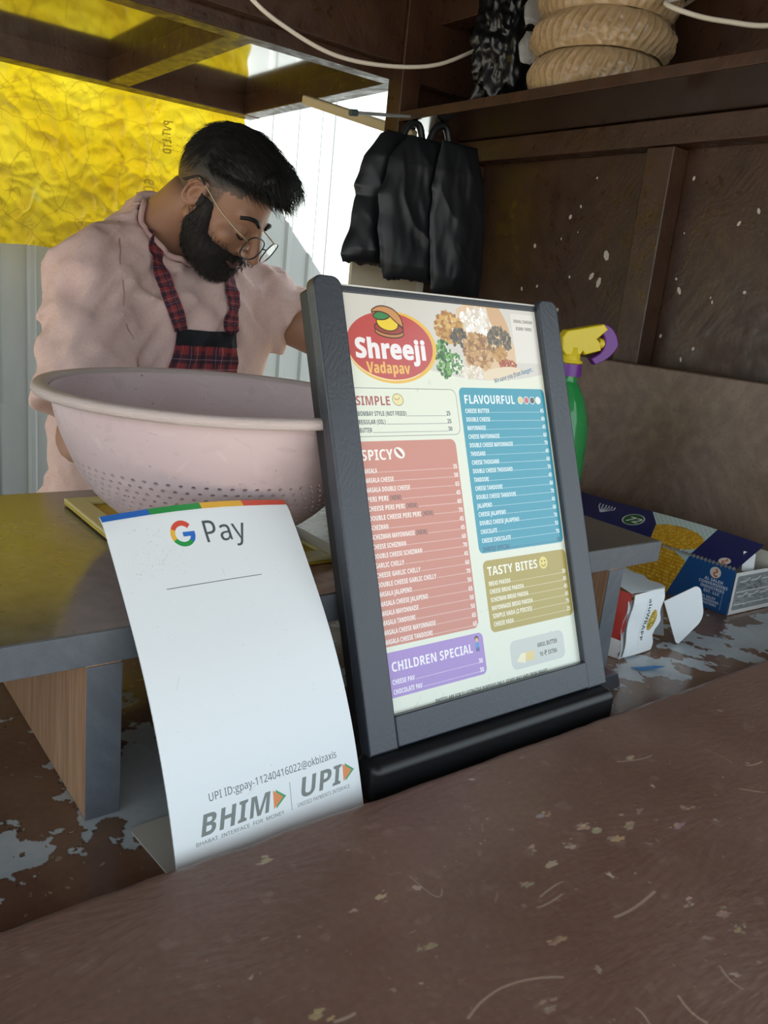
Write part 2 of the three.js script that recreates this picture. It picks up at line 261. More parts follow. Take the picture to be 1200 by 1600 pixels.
{ // yellow translucent sheet hanging from the rear flap, crumpled, with mirrored print showing through
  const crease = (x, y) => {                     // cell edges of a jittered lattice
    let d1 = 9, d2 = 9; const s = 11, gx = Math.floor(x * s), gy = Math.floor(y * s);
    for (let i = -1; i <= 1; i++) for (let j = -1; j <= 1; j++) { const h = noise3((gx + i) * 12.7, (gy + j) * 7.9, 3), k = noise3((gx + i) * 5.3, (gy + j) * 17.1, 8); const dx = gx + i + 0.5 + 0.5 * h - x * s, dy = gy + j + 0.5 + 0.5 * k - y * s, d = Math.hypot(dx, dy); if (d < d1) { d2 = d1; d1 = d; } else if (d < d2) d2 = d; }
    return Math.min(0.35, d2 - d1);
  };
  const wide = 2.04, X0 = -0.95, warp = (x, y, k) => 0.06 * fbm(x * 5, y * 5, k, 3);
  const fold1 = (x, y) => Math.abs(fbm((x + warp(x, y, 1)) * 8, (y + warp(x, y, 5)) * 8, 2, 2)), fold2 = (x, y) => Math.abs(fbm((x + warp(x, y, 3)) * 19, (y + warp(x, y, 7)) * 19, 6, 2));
  const rel = (x, y) => 0.040 * Math.min(0.5, fold1(x, y)) + 0.018 * Math.min(0.5, fold2(x, y)) + 0.018 * fbm(x * 5, y * 5, 2, 3) + 0.006 * crease(x, y);
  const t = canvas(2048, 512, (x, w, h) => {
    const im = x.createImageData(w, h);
    for (let j = 0; j < h; j++) for (let i = 0; i < w; i++) { const X = i / w * wide, Y = j / h * 0.36, q = crease(X + 0.05 * fbm(X * 4, Y * 4, 1, 3), Y + 0.05 * fbm(X * 4, Y * 4, 5, 3)), m = fbm(X * 5, Y * 5, 4, 4); let c = mix3(hex(0xe8c400), hex(0xf8de2c), clamp(0.5 + m)); if (q < 0.04) c = mix3(c, hex(0xa07808), 0.35 * (1 - q / 0.04)); const q2 = fold2(X + X0, 0.362 + 0.345 - Y); if (q2 < 0.03) c = mix3(c, hex(0xa88410), 0.4 * (1 - q2 / 0.03)); if (fbm(X * 8, Y * 8, 15, 3) > 0.52) c = mix3(c, hex(0xe6df98), 0.5); const k = (j * w + i) * 4; im.data[k] = c[0] * 255; im.data[k + 1] = c[1] * 255; im.data[k + 2] = c[2] * 255; im.data[k + 3] = 255; }  // lines along creases and folds darkened: fold shade in the colour, plus dirt
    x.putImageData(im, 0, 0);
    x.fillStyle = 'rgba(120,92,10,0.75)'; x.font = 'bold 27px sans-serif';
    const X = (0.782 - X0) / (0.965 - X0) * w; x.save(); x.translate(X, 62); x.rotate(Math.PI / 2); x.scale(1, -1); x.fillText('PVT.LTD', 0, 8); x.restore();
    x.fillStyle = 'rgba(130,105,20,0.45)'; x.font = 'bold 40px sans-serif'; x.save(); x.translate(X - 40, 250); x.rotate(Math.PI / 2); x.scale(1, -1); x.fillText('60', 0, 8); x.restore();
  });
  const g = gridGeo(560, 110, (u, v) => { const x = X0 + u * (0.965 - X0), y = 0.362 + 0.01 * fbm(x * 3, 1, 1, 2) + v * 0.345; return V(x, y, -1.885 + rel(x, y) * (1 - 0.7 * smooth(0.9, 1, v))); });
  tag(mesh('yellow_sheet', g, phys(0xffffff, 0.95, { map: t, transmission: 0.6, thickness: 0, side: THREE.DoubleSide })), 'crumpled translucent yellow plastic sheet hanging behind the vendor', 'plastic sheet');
}

// ---------------------------------------------------------------- framed menu leaning on the riser
const rr = (x, a, b, w, h, r) => { x.beginPath(); x.roundRect(a, b, w, h, r); };
{
  const K = 6.4, OX = 10, OY = 5;                // pixels per mm; the sheet runs under the frame on every side
  const menu = canvas(Math.round(232 * K), Math.round(320 * K), (x, w, h) => {
    x.scale(K, K); x.translate(OX + 5.0, OY); x.scale(0.982, 1);
    const txt = (s, a, b, size, width, fill, font = 'bold', fam = 'sans-serif', align = 'left') => { x.save(); x.font = `${font} ${size}px ${fam}`; const m = x.measureText(s).width, k = width ? width / m : 1; x.fillStyle = fill; x.textAlign = align; x.translate(a, b); x.scale(k, 1); x.fillText(s, 0, 0); x.restore(); };
    x.fillStyle = '#e9eede'; x.fillRect(-OX - 8, -OY, 250, 320);
    // header: table top and food picture
    x.fillStyle = '#d9d6cf'; x.beginPath(); x.moveTo(-OX - 8, -OY); x.lineTo(222, -OY); x.lineTo(222, 54); x.quadraticCurveTo(150, 72, 80, 58); x.quadraticCurveTo(40, 50, -OX - 8, 52); x.fill();
    const R = random(77);
    const blob = (cx, cy, rx, ry, n, cols, s) => { for (let i = 0; i < n; i++) { const a = R() * 6.283, r = Math.sqrt(R()); x.fillStyle = cols[(R() * cols.length) | 0]; x.beginPath(); x.ellipse(cx + rx * r * Math.cos(a), cy + ry * r * Math.sin(a), s * (0.4 + R()), s * (0.3 + R() * 0.7), R() * 3, 0, 6.3); x.fill(); } };
    x.save(); x.beginPath(); x.rect(78, -2, 120, 68); x.clip();
    x.fillStyle = '#e2c49f'; x.beginPath(); x.moveTo(112, 6); x.bezierCurveTo(135, -8, 165, 2, 176, 34); x.bezierCurveTo(180, 50, 172, 62, 150, 62); x.lineTo(116, 60); x.fill();
    blob(136, 14, 20, 11, 160, ['#f5f1ea', '#ece4d8', '#ffffff', '#ddd2c2'], 2.4);
    x.fillStyle = '#d8b083'; x.beginPath(); x.ellipse(160, 14, 9, 20, -0.5, 0, 6.3); x.fill();
    blob(102, 22, 15, 13, 240, ['#c99a4e', '#b98238', '#e0b768', '#a86f2c', '#d4a95c'], 2.2);
    blob(112, 30, 9, 8, 90, ['#5c5242', '#6e6350', '#4c4436'], 1.8);
    blob(92, 48, 9, 16, 170, ['#4f8a3a', '#3c7430', '#6aa34c', '#7fb35e', '#2f5d27'], 1.8);
    blob(105, 52, 7, 9, 80, ['#5d9446', '#e9eade', '#3c7430'], 1.6);
    blob(158, 30, 14, 12, 130, ['#57503f', '#6c6250', '#7a6a4e'], 2);
    blob(132, 40, 17, 15, 320, ['#b98a52', '#a87842', '#c79b64', '#94683a', '#d3ae78'], 2.2);
    blob(158, 42, 8, 7, 90, ['#c08f4c', '#b07e3c', '#cf9f5a'], 2);
    blob(165, 50, 10, 4, 80, ['#b4562e', '#c46a3a', '#9c4422'], 1.3);
    x.fillStyle = '#ead9bd'; x.beginPath(); x.ellipse(156, 58, 25, 5.5, -0.12, 0, 6.3); x.fill();
    blob(122, 58, 13, 5, 110, ['#f3eee6', '#e8dfd0', '#d8c9b2'], 1.8);
    x.restore();
    // logo
    x.fillStyle = '#eebf4d'; x.beginPath(); x.ellipse(41, 40.5, 44, 28, -0.05, 0, 6.3); x.fill();
    x.fillStyle = '#c4504c'; x.beginPath(); x.ellipse(39, 39.5, 42, 26, 0, 0, 6.3); x.fill(); x.strokeStyle = '#fbf3ea'; x.lineWidth = 0.5; x.beginPath(); x.ellipse(38.4, 39.8, 42, 26.4, 0, 0.9, 3.6); x.stroke();
    x.lineWidth = 0.9; x.strokeStyle = '#4a2b1c';
    x.fillStyle = '#c98a55'; x.beginPath(); x.ellipse(39, 29, 14, 4.4, 0.05, 0, 6.3); x.fill(); x.stroke();
    x.fillStyle = '#a5483a'; x.beginPath(); x.ellipse(39, 26, 14, 4.6, 0.05, 0, 6.3); x.fill(); x.stroke();
    x.fillStyle = '#f2d43c'; x.beginPath(); x.ellipse(38, 22, 10.5, 6, 0.1, 0, 6.3); x.fill(); x.stroke();
    x.fillStyle = '#3f8a52'; x.beginPath(); x.ellipse(33, 16.5, 8, 3.2, -0.1, 0, 6.3); x.fill(); x.stroke();
    x.fillStyle = '#d09660'; x.beginPath(); x.moveTo(24, 13); x.quadraticCurveTo(32, 6.5, 44, 10.5); x.quadraticCurveTo(54, 15, 53, 25); x.quadraticCurveTo(45, 20, 40, 15.5); x.quadraticCurveTo(32, 12, 24, 14.6); x.closePath(); x.fill(); x.stroke();
    x.save(); x.lineJoin = 'round';
    const word = (s, a, b, size, width, fill, lw) => { x.save(); x.font = `bold ${size}px sans-serif`; const m = x.measureText(s).width; x.translate(a, b); x.scale(width / m, 1); x.fillStyle = x.strokeStyle = fill; x.lineWidth = lw; x.strokeText(s, 0, 0); x.fillText(s, 0, 0); x.restore(); };
    word('Shreeji', 4, 49, 20, 70, '#f7f3f6', 1.1); word('Vadapav', 13, 60.5, 11.5, 42, '#f0bf62', 0.3); x.restore();
    // the contact panel
    x.fillStyle = 'rgba(236,233,226,0.8)'; x.fillRect(176, 5, 29, 43);
    txt('DHAVAL CHANDAN', 179, 12.6, 4, 24, '#6a5c50'); txt('82000 10092', 181, 19, 4, 20, '#6a5c50');
    x.save(); x.translate(146, 66.5); x.rotate(-0.23); txt('We save you from hunger..', 0, 0, 5.4, 52, '#27618f', 'italic bold', 'serif'); x.restore();
    const row = (s, price, a, b, end, fill, hi, size = 4.6, cw = 2.12) => {
      const i = s.indexOf('(NEW)'), main = i > 0 ? s.slice(0, i) : s, wd = main.length * cw; txt(main, a, b, size, wd, fill);
      let e = a + wd; if (i > 0) { txt('(NEW)', e + 0.3, b, size, 11, hi); e += 11.5; }
      x.strokeStyle = fill; x.lineWidth = 0.36; x.setLineDash([0.62, 0.3]); x.beginPath(); x.moveTo(e + 0.8, b - 0.15); x.lineTo(end - 5, b - 0.15); x.stroke(); x.setLineDash([]); txt(price, end - 4.6, b, size, 4.6, fill);
    };
    const head = (s, a, b, size, width, fill) => txt(s, a, b, size, width, fill);
    x.strokeStyle = '#6f7c74'; x.lineWidth = 0.4; rr(x, -6, 72.4, 106, 36.2, 6); x.stroke();
    head('SIMPLE', -1.5, 85.2, 9.6, 33, '#a9534c'); x.fillStyle = '#efe3a8'; x.strokeStyle = '#8a8350'; x.lineWidth = 0.5; x.beginPath(); x.ellipse(39, 81, 5.2, 4.4, 0.2, 0, 6.3); x.fill(); x.stroke(); x.beginPath(); x.arc(38, 78, 3, 0.3, 2.6); x.stroke();
    [['BOMBAY STYLE (NOT FRIED)', '25'], ['REGULAR (OIL)', '25'], ['BUTTER', '30']].forEach(([s, p], i) => row(s, p, -1, 93.6 + i * 6.15, 91.5, '#2f3f45', '', 4.6, 1.95));
    x.fillStyle = '#cf8877'; rr(x, -14, 112.2, 107, 150, 5.5); x.fill();
    head('SPICY', -2.5, 126.5, 11, 30, '#fbf4ee'); x.save(); x.translate(34, 121.5); x.rotate(0.5); x.fillStyle = '#fbf4ee'; x.beginPath(); x.ellipse(0, 0, 5.4, 4, 0, 0, 6.3); x.fill(); x.fillStyle = '#b06a58'; x.beginPath(); x.ellipse(-0.3, 0, 4.2, 1.4, 0.3, 0, 6.3); x.fill(); x.restore();
    [['MASALA', 35], ['MASALA CHEESE', 50], ['MASALA DOUBLE CHEESE', 65], ['PERI PERI (NEW)', 45], ['CHEESE PERI PERI (NEW)', 60], ['DOUBLE CHEESE PERI PERI (NEW)', 70], ['SCHEZWAN', 45], ['SCHEZWAN MAYONNAISE (NEW)', 45], ['CHEESE SCHEZWAN', 60], ['DOUBLE CHEESE SCHEZWAN', 70], ['GARLIC CHILLY', 45], ['CHEESE GARLIC CHILLY', 60], ['DOUBLE CHEESE GARLIC CHILLY', 70], ['MASALA JALAPENO', 50], ['MASALA CHEESE JALAPENO', 65], ['MASALA MAYONNAISE', 50], ['MASALA TANDOORI', 50], ['MASALA CHEESE MAYONNAISE', 65], ['MASALA CHEESE TANDOORI', 65]].forEach(([s, p], i) => row(s, '' + p, -2, 135.4 + i * 6.93, 91.5, '#fbf6f1', '#5f4a49', 5));
    x.fillStyle = '#3a9cb5'; rr(x, 103.6, 70.6, 102.6, 134.6, 4.6); x.fill();
    head('FLAVOURFUL', 108, 84.2, 10.2, 60, '#f4fbfb'); ['#e3cf92', '#c56a72', '#5a4a48', '#eef2ee'].forEach((c, i) => { x.fillStyle = '#e7efee'; x.beginPath(); x.arc(175 + i * 7.4, 80.6, 3.4, 0, 6.3); x.fill(); x.fillStyle = c; x.beginPath(); x.arc(175 + i * 7.4, 80.6, 2.7, 0, 6.3); x.fill(); });
    [['CHEESE BUTTER', 45], ['DOUBLE CHEESE', 60], ['MAYONNAISE', 45], ['CHEESE MAYONNAISE', 60], ['DOUBLE CHEESE MAYONNAISE', 70], ['THOUSAND', 40], ['CHEESE THOUSAND', 60], ['DOUBLE CHEESE THOUSAND', 70], ['TANDOORI', 45], ['CHEESE TANDOORI', 60], ['DOUBLE CHEESE TANDOORI', 70], ['JALAPENO', 45], ['CHEESE JALAPENO', 60], ['DOUBLE CHEESE JALAPENO', 70], ['CHOCOLATE', 55], ['CHEESE CHOCOLATE', 70], ['SHREEJI SPECIAL', 80]].forEach(([s, p], i) => row(s, '' + p, 108, 91 + i * 7.04, 203, i === 16 ? '#27506f' : '#f4fbfb', '', 5));
    x.fillStyle = '#b3a14f'; rr(x, 105.6, 211.4, 101.4, 57.4, 5); x.fill();
    head('TASTY BITES', 109.6, 224, 10, 60, '#fbf8ea'); x.fillStyle = '#ecdc7c'; x.beginPath(); x.arc(177, 220.2, 5.2, 0, 6.3); x.fill(); x.fillStyle = '#5b4a20'; x.beginPath(); x.arc(175.4, 218.8, 0.7, 0, 6.3); x.arc(179, 218.8, 0.7, 0, 6.3); x.fill(); x.strokeStyle = '#5b4a20'; x.lineWidth = 0.6; x.beginPath(); x.arc(177, 220.4, 2.7, 0.3, 2.8); x.stroke();
    [['BREAD PAKODA', 30], ['CHEESE BREAD PAKODA', 45], ['SCHEZWAN BREAD PAKODA', 45], ['MAYONNAISE BREAD PAKODA', 45], ['SIMPLE VADA (2 PIECES)', 75], ['CHEESE VADA', 25]].forEach(([s, p], i) => row(s, '' + p, 109.5, 231.5 + i * 6.5, 204, '#fbf8ea', '', 5));
    x.fillStyle = '#a98bd0'; rr(x, -14, 266.3, 109.6, 32.6, 4.6); x.fill();
    head('CHILDREN SPECIAL', 1.4, 280.4, 9.6, 82, '#fbf7fd');
    x.fillStyle = '#2e2a33'; x.beginPath(); x.arc(88.6, 270.5, 2.2, 0, 6.3); x.fill(); x.fillStyle = '#e4b48e'; x.beginPath(); x.arc(88.6, 271.4, 1.7, 0, 6.3); x.fill(); x.fillStyle = '#3d9ad0'; x.fillRect(86.8, 273.4, 3.6, 4); x.fillStyle = '#2d4d86'; x.fillRect(87, 277.4, 1.4, 3); x.fillRect(88.9, 277.4, 1.4, 3);
    [['CHEESE PAV', 30], ['CHOCOLATE PAV', 30]].forEach(([s, p], i) => row(s, '' + p, 0.8, 289.4 + i * 6.9, 92.6, '#fbf7fd', '', 5));
    x.fillStyle = '#cfd3cd'; rr(x, 124, 279, 66, 23.5, 6); x.fill();
    x.fillStyle = '#e8d38c'; x.beginPath(); x.moveTo(130, 296); x.lineTo(136, 290.5); x.lineTo(152, 290.5); x.lineTo(151, 298); x.closePath(); x.fill(); x.fillStyle = '#f6eecb'; x.beginPath(); x.moveTo(130, 296); x.lineTo(136, 290.5); x.lineTo(142, 290.5); x.lineTo(140, 299); x.closePath(); x.fill();
    txt('AMUL BUTTER', 156.5, 288.6, 5, 25, '#3d3a36'); txt('10', 158, 296.4, 5, 4.4, '#3d3a36'); txt('EXTRA', 168.6, 296.4, 5, 11.4, '#3d3a36'); x.strokeStyle = '#3d3a36'; x.lineWidth = 0.5; x.beginPath(); x.moveTo(164, 293); x.lineTo(167.2, 293); x.moveTo(164, 294.2); x.lineTo(167.2, 294.2); x.moveTo(164, 293); x.quadraticCurveTo(166.6, 292.9, 166.4, 294.2); x.quadraticCurveTo(166.2, 295.2, 164, 295.1); x.lineTo(166.4, 297.2); x.stroke();
    txt('PHOTOS ARE FOR ILLUSTRATIVE PURPOSES ONLY. DISHES MAY VARY FROM IMAGES', 39, 310.6, 4.2, 126, '#3c4640');
    for (let i = 0; i < 90; i++) { x.fillStyle = `rgba(120,110,95,${R() * 0.12})`; x.beginPath(); x.ellipse(R() * 215, R() * 310, R() * 3, R() * 2, R() * 3, 0, 6.3); x.fill(); }   // grease specks
  });
  const g = thing('menu_stand', 'framed printed food menu leaning back in a dark grey stand', 'menu stand', [0.453, 0, -0.384]);
  const lean = Math.atan2(0.3765, 0.9731);
  const place = (geo, y0 = 0) => { geo.rotateX(-lean); return geo; };
  // local frame: x across, y up along the board, z out of it; origin at the foot of the board (worktop level)
  const paperBottom = 0.0527 / Math.cos(lean), ox = -0.105;     // the opening spans x -0.105 .. 0.105
  const T = (geo) => place(geo);
  const fm = phys(0x30353d, 0.4, { clearcoat: 0.35, clearcoatRoughness: 0.3, bumpMap: repeatOf(paintRough, 12), bumpScale: 0.0006 });
  const post = (x0, x1, name) => {
    const sh = new THREE.Shape(), y0 = paperBottom - 0.022, y1 = paperBottom + 0.317, r = 0.008;
    sh.moveTo(x0, y0); sh.lineTo(x1, y0); sh.lineTo(x1, y1 - r); sh.quadraticCurveTo(x1, y1, x1 - r, y1); sh.lineTo(x0 + r, y1); sh.quadraticCurveTo(x0, y1, x0, y1 - r); sh.closePath();
    const e = new THREE.ExtrudeGeometry(sh, { depth: 0.008, bevelEnabled: true, bevelThickness: 0.0015, bevelSize: 0.0015, bevelSegments: 2 }); e.translate(0, 0, -0.0065); return mesh(name, T(planeUV(e)), fm, g);
  };
  post(-0.1275, -0.1055, 'post'); post(0.1055, 0.1275, 'post');
  mesh('bottom_rail', T(box(-0.1045, 0.1045, paperBottom - 0.0225, paperBottom, -0.004, 0.004, 0.0015)), fm, g);
  mesh('top_rail', T(box(-0.1045, 0.1045, paperBottom + 0.3085, paperBottom + 0.3135, -0.010, -0.001, 0.001)), fm, g);
  const pw = 0.232, ph = 0.32;
  const paper = sheet(2, 2, (u, v) => V(-0.105 - OX / 1000 + u * pw, paperBottom + 0.31 + OY / 1000 - (1 - v) * ph, -0.0022), 0.0006);
  mesh('menu_print', T(paper), phys(0xffffff, 0.35, { map: menu, clearcoat: 0.6, clearcoatRoughness: 0.12 }), g).userData.label = 'printed menu sheet with coloured price panels';
  mesh('back_board', T(box(-0.1275, 0.1275, 0.010, paperBottom + 0.312, -0.021, -0.0085, 0.003)), M.black, g);
  // black foot bar that the board stands in
  const fb = box(-0.134, 0.128, 0.0005, 0.031, -0.022, 0.004, 0.007); mesh('foot_bar', fb, phys(0x141517, 0.4), g);
  // rear foot that sticks out on the right
  { const s = new THREE.Shape([[0, 0], [0.058, 0], [0.050, 0.014], [0.0, 0.021]].map(([a, b]) => new THREE.Vector2(a, b)));
    const e = new THREE.ExtrudeGeometry(s, { depth: 0.026, bevelEnabled: true, bevelThickness: 0.001, bevelSize: 0.001, bevelSegments: 1 }); e.rotateY(0.12); e.translate(0.133, 0.0015, -0.058); mesh('side_foot', planeUV(e), fm, g); }
}
// ---------------------------------------------------------------- payment card
{
  const K = 8, H = 231, W = 140;
  const card = canvas(W * K, H * K, (x, w, h) => {
    x.scale(K, K); x.fillStyle = '#e9eef0'; x.fillRect(0, 0, W, H);
    [['#2e6fc4', 0, 33], ['#2c9a4c', 33, 38], ['#efb83e', 71, 33], ['#d9523f', 104, 36]].forEach(([c, a, b]) => { x.fillStyle = c; x.fillRect(a, 0, b, 5.2); });
    // the round G: four coloured arcs and a bar
    const cx = 51.6, cy = 20.6, r = 7.2, arc = (c, a, b) => { x.strokeStyle = c; x.lineWidth = 3.3; x.beginPath(); x.arc(cx, cy, r, a, b); x.stroke(); };
    arc('#d9523f', -2.65, -0.72); arc('#efb83e', 2.62, 3.65); arc('#2c9a4c', 0.75, 2.65); arc('#2e6fc4', -0.02, 0.78); x.fillStyle = '#2e6fc4'; x.fillRect(cx, cy - 1.4, 8.8, 3.1);
    const txt = (s, a, b, size, width, fill, font = '') => { x.save(); x.font = `${font} ${size}px sans-serif`; const m = x.measureText(s).width; x.fillStyle = fill; x.translate(a, b); x.scale(width / m, 1); x.fillText(s, 0, 0); x.restore(); };
    txt('Pay', 65.6, 28, 21, 33.5, '#4c565c');
    x.strokeStyle = '#474d52'; x.lineWidth = 0.45; x.beginPath(); x.moveTo(29, 56.6); x.lineTo(100, 56.6); x.stroke();
    txt('UPI ID:gpay-11240416022@okbizaxis', 25.5, 189, 6.6, 97.5, '#474f55');
    // BHIM and UPI wordmarks: slanted heavy letters with double arrows
    const mark = (s, a, b, hgt, width) => { x.save(); x.translate(a, b); x.transform(1, 0, -0.26, 1, 0, 0); x.font = `bold ${hgt * 1.4}px sans-serif`; const m = x.measureText(s).width; x.scale(width / m, 1); x.fillStyle = '#757b78'; x.fillText(s, 0, 0); x.restore(); };
    const arrow = (a, b, s) => { x.fillStyle = '#3d9a62'; x.beginPath(); x.moveTo(a + 2, b - s); x.lineTo(a + 2 + s * 0.62, b - s * 0.5); x.lineTo(a + 1, b); x.fill(); x.fillStyle = '#e58a4c'; x.beginPath(); x.moveTo(a, b - s); x.lineTo(a + s * 0.6, b - s * 0.5); x.lineTo(a - 0.8, b); x.fill(); };
    mark('BHIM', 16, 207.8, 12.4, 51); arrow(70.3, 207.2, 11.6); txt('BHARAT  INTERFACE  FOR  MONEY', 13.6, 212.2, 3.2, 63, '#6a706e');
    x.strokeStyle = '#7d8486'; x.lineWidth = 0.4; x.beginPath(); x.moveTo(83.4, 194); x.lineTo(82.6, 212); x.stroke();
    mark('UPI', 88.5, 206.6, 12.4, 35); arrow(126.6, 206, 11.6); txt('UNIFIED PAYMENTS INTERFACE', 87, 211.6, 3.3, 43.5, '#6a706e');
    const R = random(12);
    for (let i = 0; i < 420; i++) { const near = R() < 0.45, a = near ? 12 + R() * 38 : R() * W, b = near ? 14 + R() * 34 : R() * H; x.fillStyle = `rgba(120,110,92,${0.1 + R() * 0.35})`; x.beginPath(); x.arc(a, b, 0.08 + R() * R() * 0.35, 0, 6.3); x.fill(); }
    x.strokeStyle = 'rgba(130,135,138,0.4)'; x.lineWidth = 0.2; for (const [a, b, c, d] of [[30, 40, 37, 33], [52, 193, 66, 184], [72, 48, 72.4, 54], [18, 120, 22, 112]]) { x.beginPath(); x.moveTo(a, b); x.lineTo(c, d); x.stroke(); }
  });
  const g = thing('payment_card', 'white folded payment card with coloured top band standing before the riser', 'card', [0.176, 0, -0.3735]);
  g.rotation.y = 0.052;
  const L = 0.2285, lean = [], N = 60; let cy = 0.0008, cz = 0;    // springs back from the fold: steep at the foot, leaning further towards the top
  const angle = (q) => q < 0.03 ? 0.33 + q * 1.2 : q < 0.15 ? 0.366 + (q - 0.03) * 2.7 : q < L - 0.012 ? 0.69 + (q - 0.15) * 0.9 : 0.76 + (q - L + 0.012) * 35;
  for (let i = 0; i <= N; i++) { lean.push([cy, cz]); const q = (i + 0.5) / N * L, a = angle(q); cy += Math.cos(a) * L / N; cz -= Math.sin(a) * L / N; }
  const geo = sheet(8, N, (u, v) => { const [y, z] = lean[Math.round(v * N)]; return V(u * 0.137, y + 0.003 * Math.sin(u * Math.PI) * smooth(0.9, 1, v), z - 0.0015 * Math.sin(u * Math.PI) * smooth(0.3, 1, v)); }, 0.0011);
  mesh('face', geo, phys(0xffffff, 0.38, { map: card, clearcoat: 0.25, clearcoatRoughness: 0.3 }), g);
  const sh = new THREE.Shape(); sh.moveTo(0, 0); sh.lineTo(0.137, 0); sh.lineTo(0.137, 0.058); sh.quadraticCurveTo(0.137, 0.064, 0.131, 0.064); sh.lineTo(0.004, 0.064); sh.quadraticCurveTo(-0.002, 0.064, -0.002, 0.058); sh.closePath();
  const ft = new THREE.ExtrudeGeometry(sh, { depth: 0.0011, bevelEnabled: false }); ft.rotateX(-Math.PI / 2); ft.translate(0, 0.0004, 0);
  mesh('foot', ft, std(0xb9b6ae, 0.5), g);
}

// ---------------------------------------------------------------- riser table
{
  const g = thing('riser_table', 'low grey laminate riser table standing on the counter', 'riser', [0, 0, 0]);
  const lamTex = dataTex(512, 512, (u, v) => { const m = tile(u, v, 4, 2, 5), f = tile(u, v, 40, 3, 2); return mix3(hex(0x54595f), hex(0x63686e), clamp(0.5 + m * 0.5 + f * 0.4)); }, true);
  const topTex = dataTex(512, 512, (u, v) => { const m = tile(u, v, 3, 6, 5), f = tile(u, v, 30, 3, 2); let c = mix3(hex(0x55524f), hex(0x67645f), clamp(0.5 + m * 0.7 + f * 0.25)); if (tile(u, v, 5, 21, 4) > 0.5) c = mix3(c, hex(0x4a4138), 0.5); return c; }, true);
  const lam = std(0xffffff, 0.42, { map: repeatOf(lamTex, 3) }), top = phys(0xffffff, 0.16, { map: repeatOf(topTex, 2), ior: 1.7 });
  const wood = std(0xffffff, 0.6, { map: repeatOf(M.woodTex, 4, 4) });
  mesh('tabletop', box(-0.62, 0.7275, 0.1078, 0.1287, -0.79, -0.4605, 0.001), top, g);
  mesh('edge_strip', box(-0.62, 0.7285, 0.1072, 0.1284, -0.4602, -0.4588, 0.0006), lam, g);
  for (const x of [0.1505, 0.6505, -0.45]) {
    const legG = box(x, x + 0.0215, 0.0004, 0.1075, -0.77, -0.4602, 0.0008); mesh('leg_panel', legG, wood, g);
    mesh('leg_strip', box(x - 0.0003, x + 0.0219, 0.0004, 0.1062, -0.4600, -0.4588, 0.0006), lam, g);
  }
}
// ---------------------------------------------------------------- tray and printed mat on the riser
{
  const g = thing('plastic_tray', 'pale yellow flat plastic tray under the pink colander', 'tray', [0.300, 0.1297, -0.628]);
  const m = phys(0xcfc489, 0.4), w = 0.080, d = 0.112;
  mesh('base', box(-w, w, 0.0002, 0.0026, -d, d, 0.001), phys(0xc9a93c, 0.4), g);
  mesh('rim', box(-w, -w + 0.018, 0.0026, 0.0058, -d, d, 0.0012), m, g); mesh('rim', box(w - 0.018, w, 0.0026, 0.0058, -d, d, 0.0012), m, g);
  mesh('rim', box(-w + 0.018, w - 0.018, 0.0026, 0.0058, -d, -d + 0.018, 0.0012), m, g); mesh('rim', box(-w + 0.018, w - 0.018, 0.0026, 0.0058, d - 0.018, d, 0.0012), m, g);
}
{
  const t = canvas(768, 768, (x, w, h) => {       // washed-out landscape print
    const im = x.createImageData(w, h);
    for (let j = 0; j < h; j++) for (let i = 0; i < w; i++) { const a = fbm(i / 110, j / 60, 3, 5), b = fbm(i / 60 + 9, j / 45, 7, 4), v = j / h; let c = mix3(hex(0x9aa09b), hex(0xc9ccc6), clamp(0.5 + a)); if (b > 0.12) c = mix3(c, hex(0x6a7a6a), 0.8 * smooth(0.12, 0.3, b)); if (v > 0.72 + 0.1 * a) c = mix3(hex(0x8a6a55), hex(0xb3947c), clamp(0.5 + b)); else if (b < -0.3) c = mix3(c, hex(0x4d5b52), 0.7); const k = (j * w + i) * 4; im.data[k] = c[0] * 255; im.data[k + 1] = c[1] * 255; im.data[k + 2] = c[2] * 255; im.data[k + 3] = 255; }
    x.putImageData(im, 0, 0);
  });
  const geo = sheet(40, 30, (u, v) => V(0.236 + u * 0.34, 0.1292 + 0.0002 * (1 + fbm(u * 5, v * 5, 1, 2)), -0.4615 - v * 0.30), 0.0004);
  tag(mesh('printed_mat', geo, phys(0xffffff, 0.3, { map: t })), 'glossy printed plastic mat with landscape picture on the riser', 'mat');
}
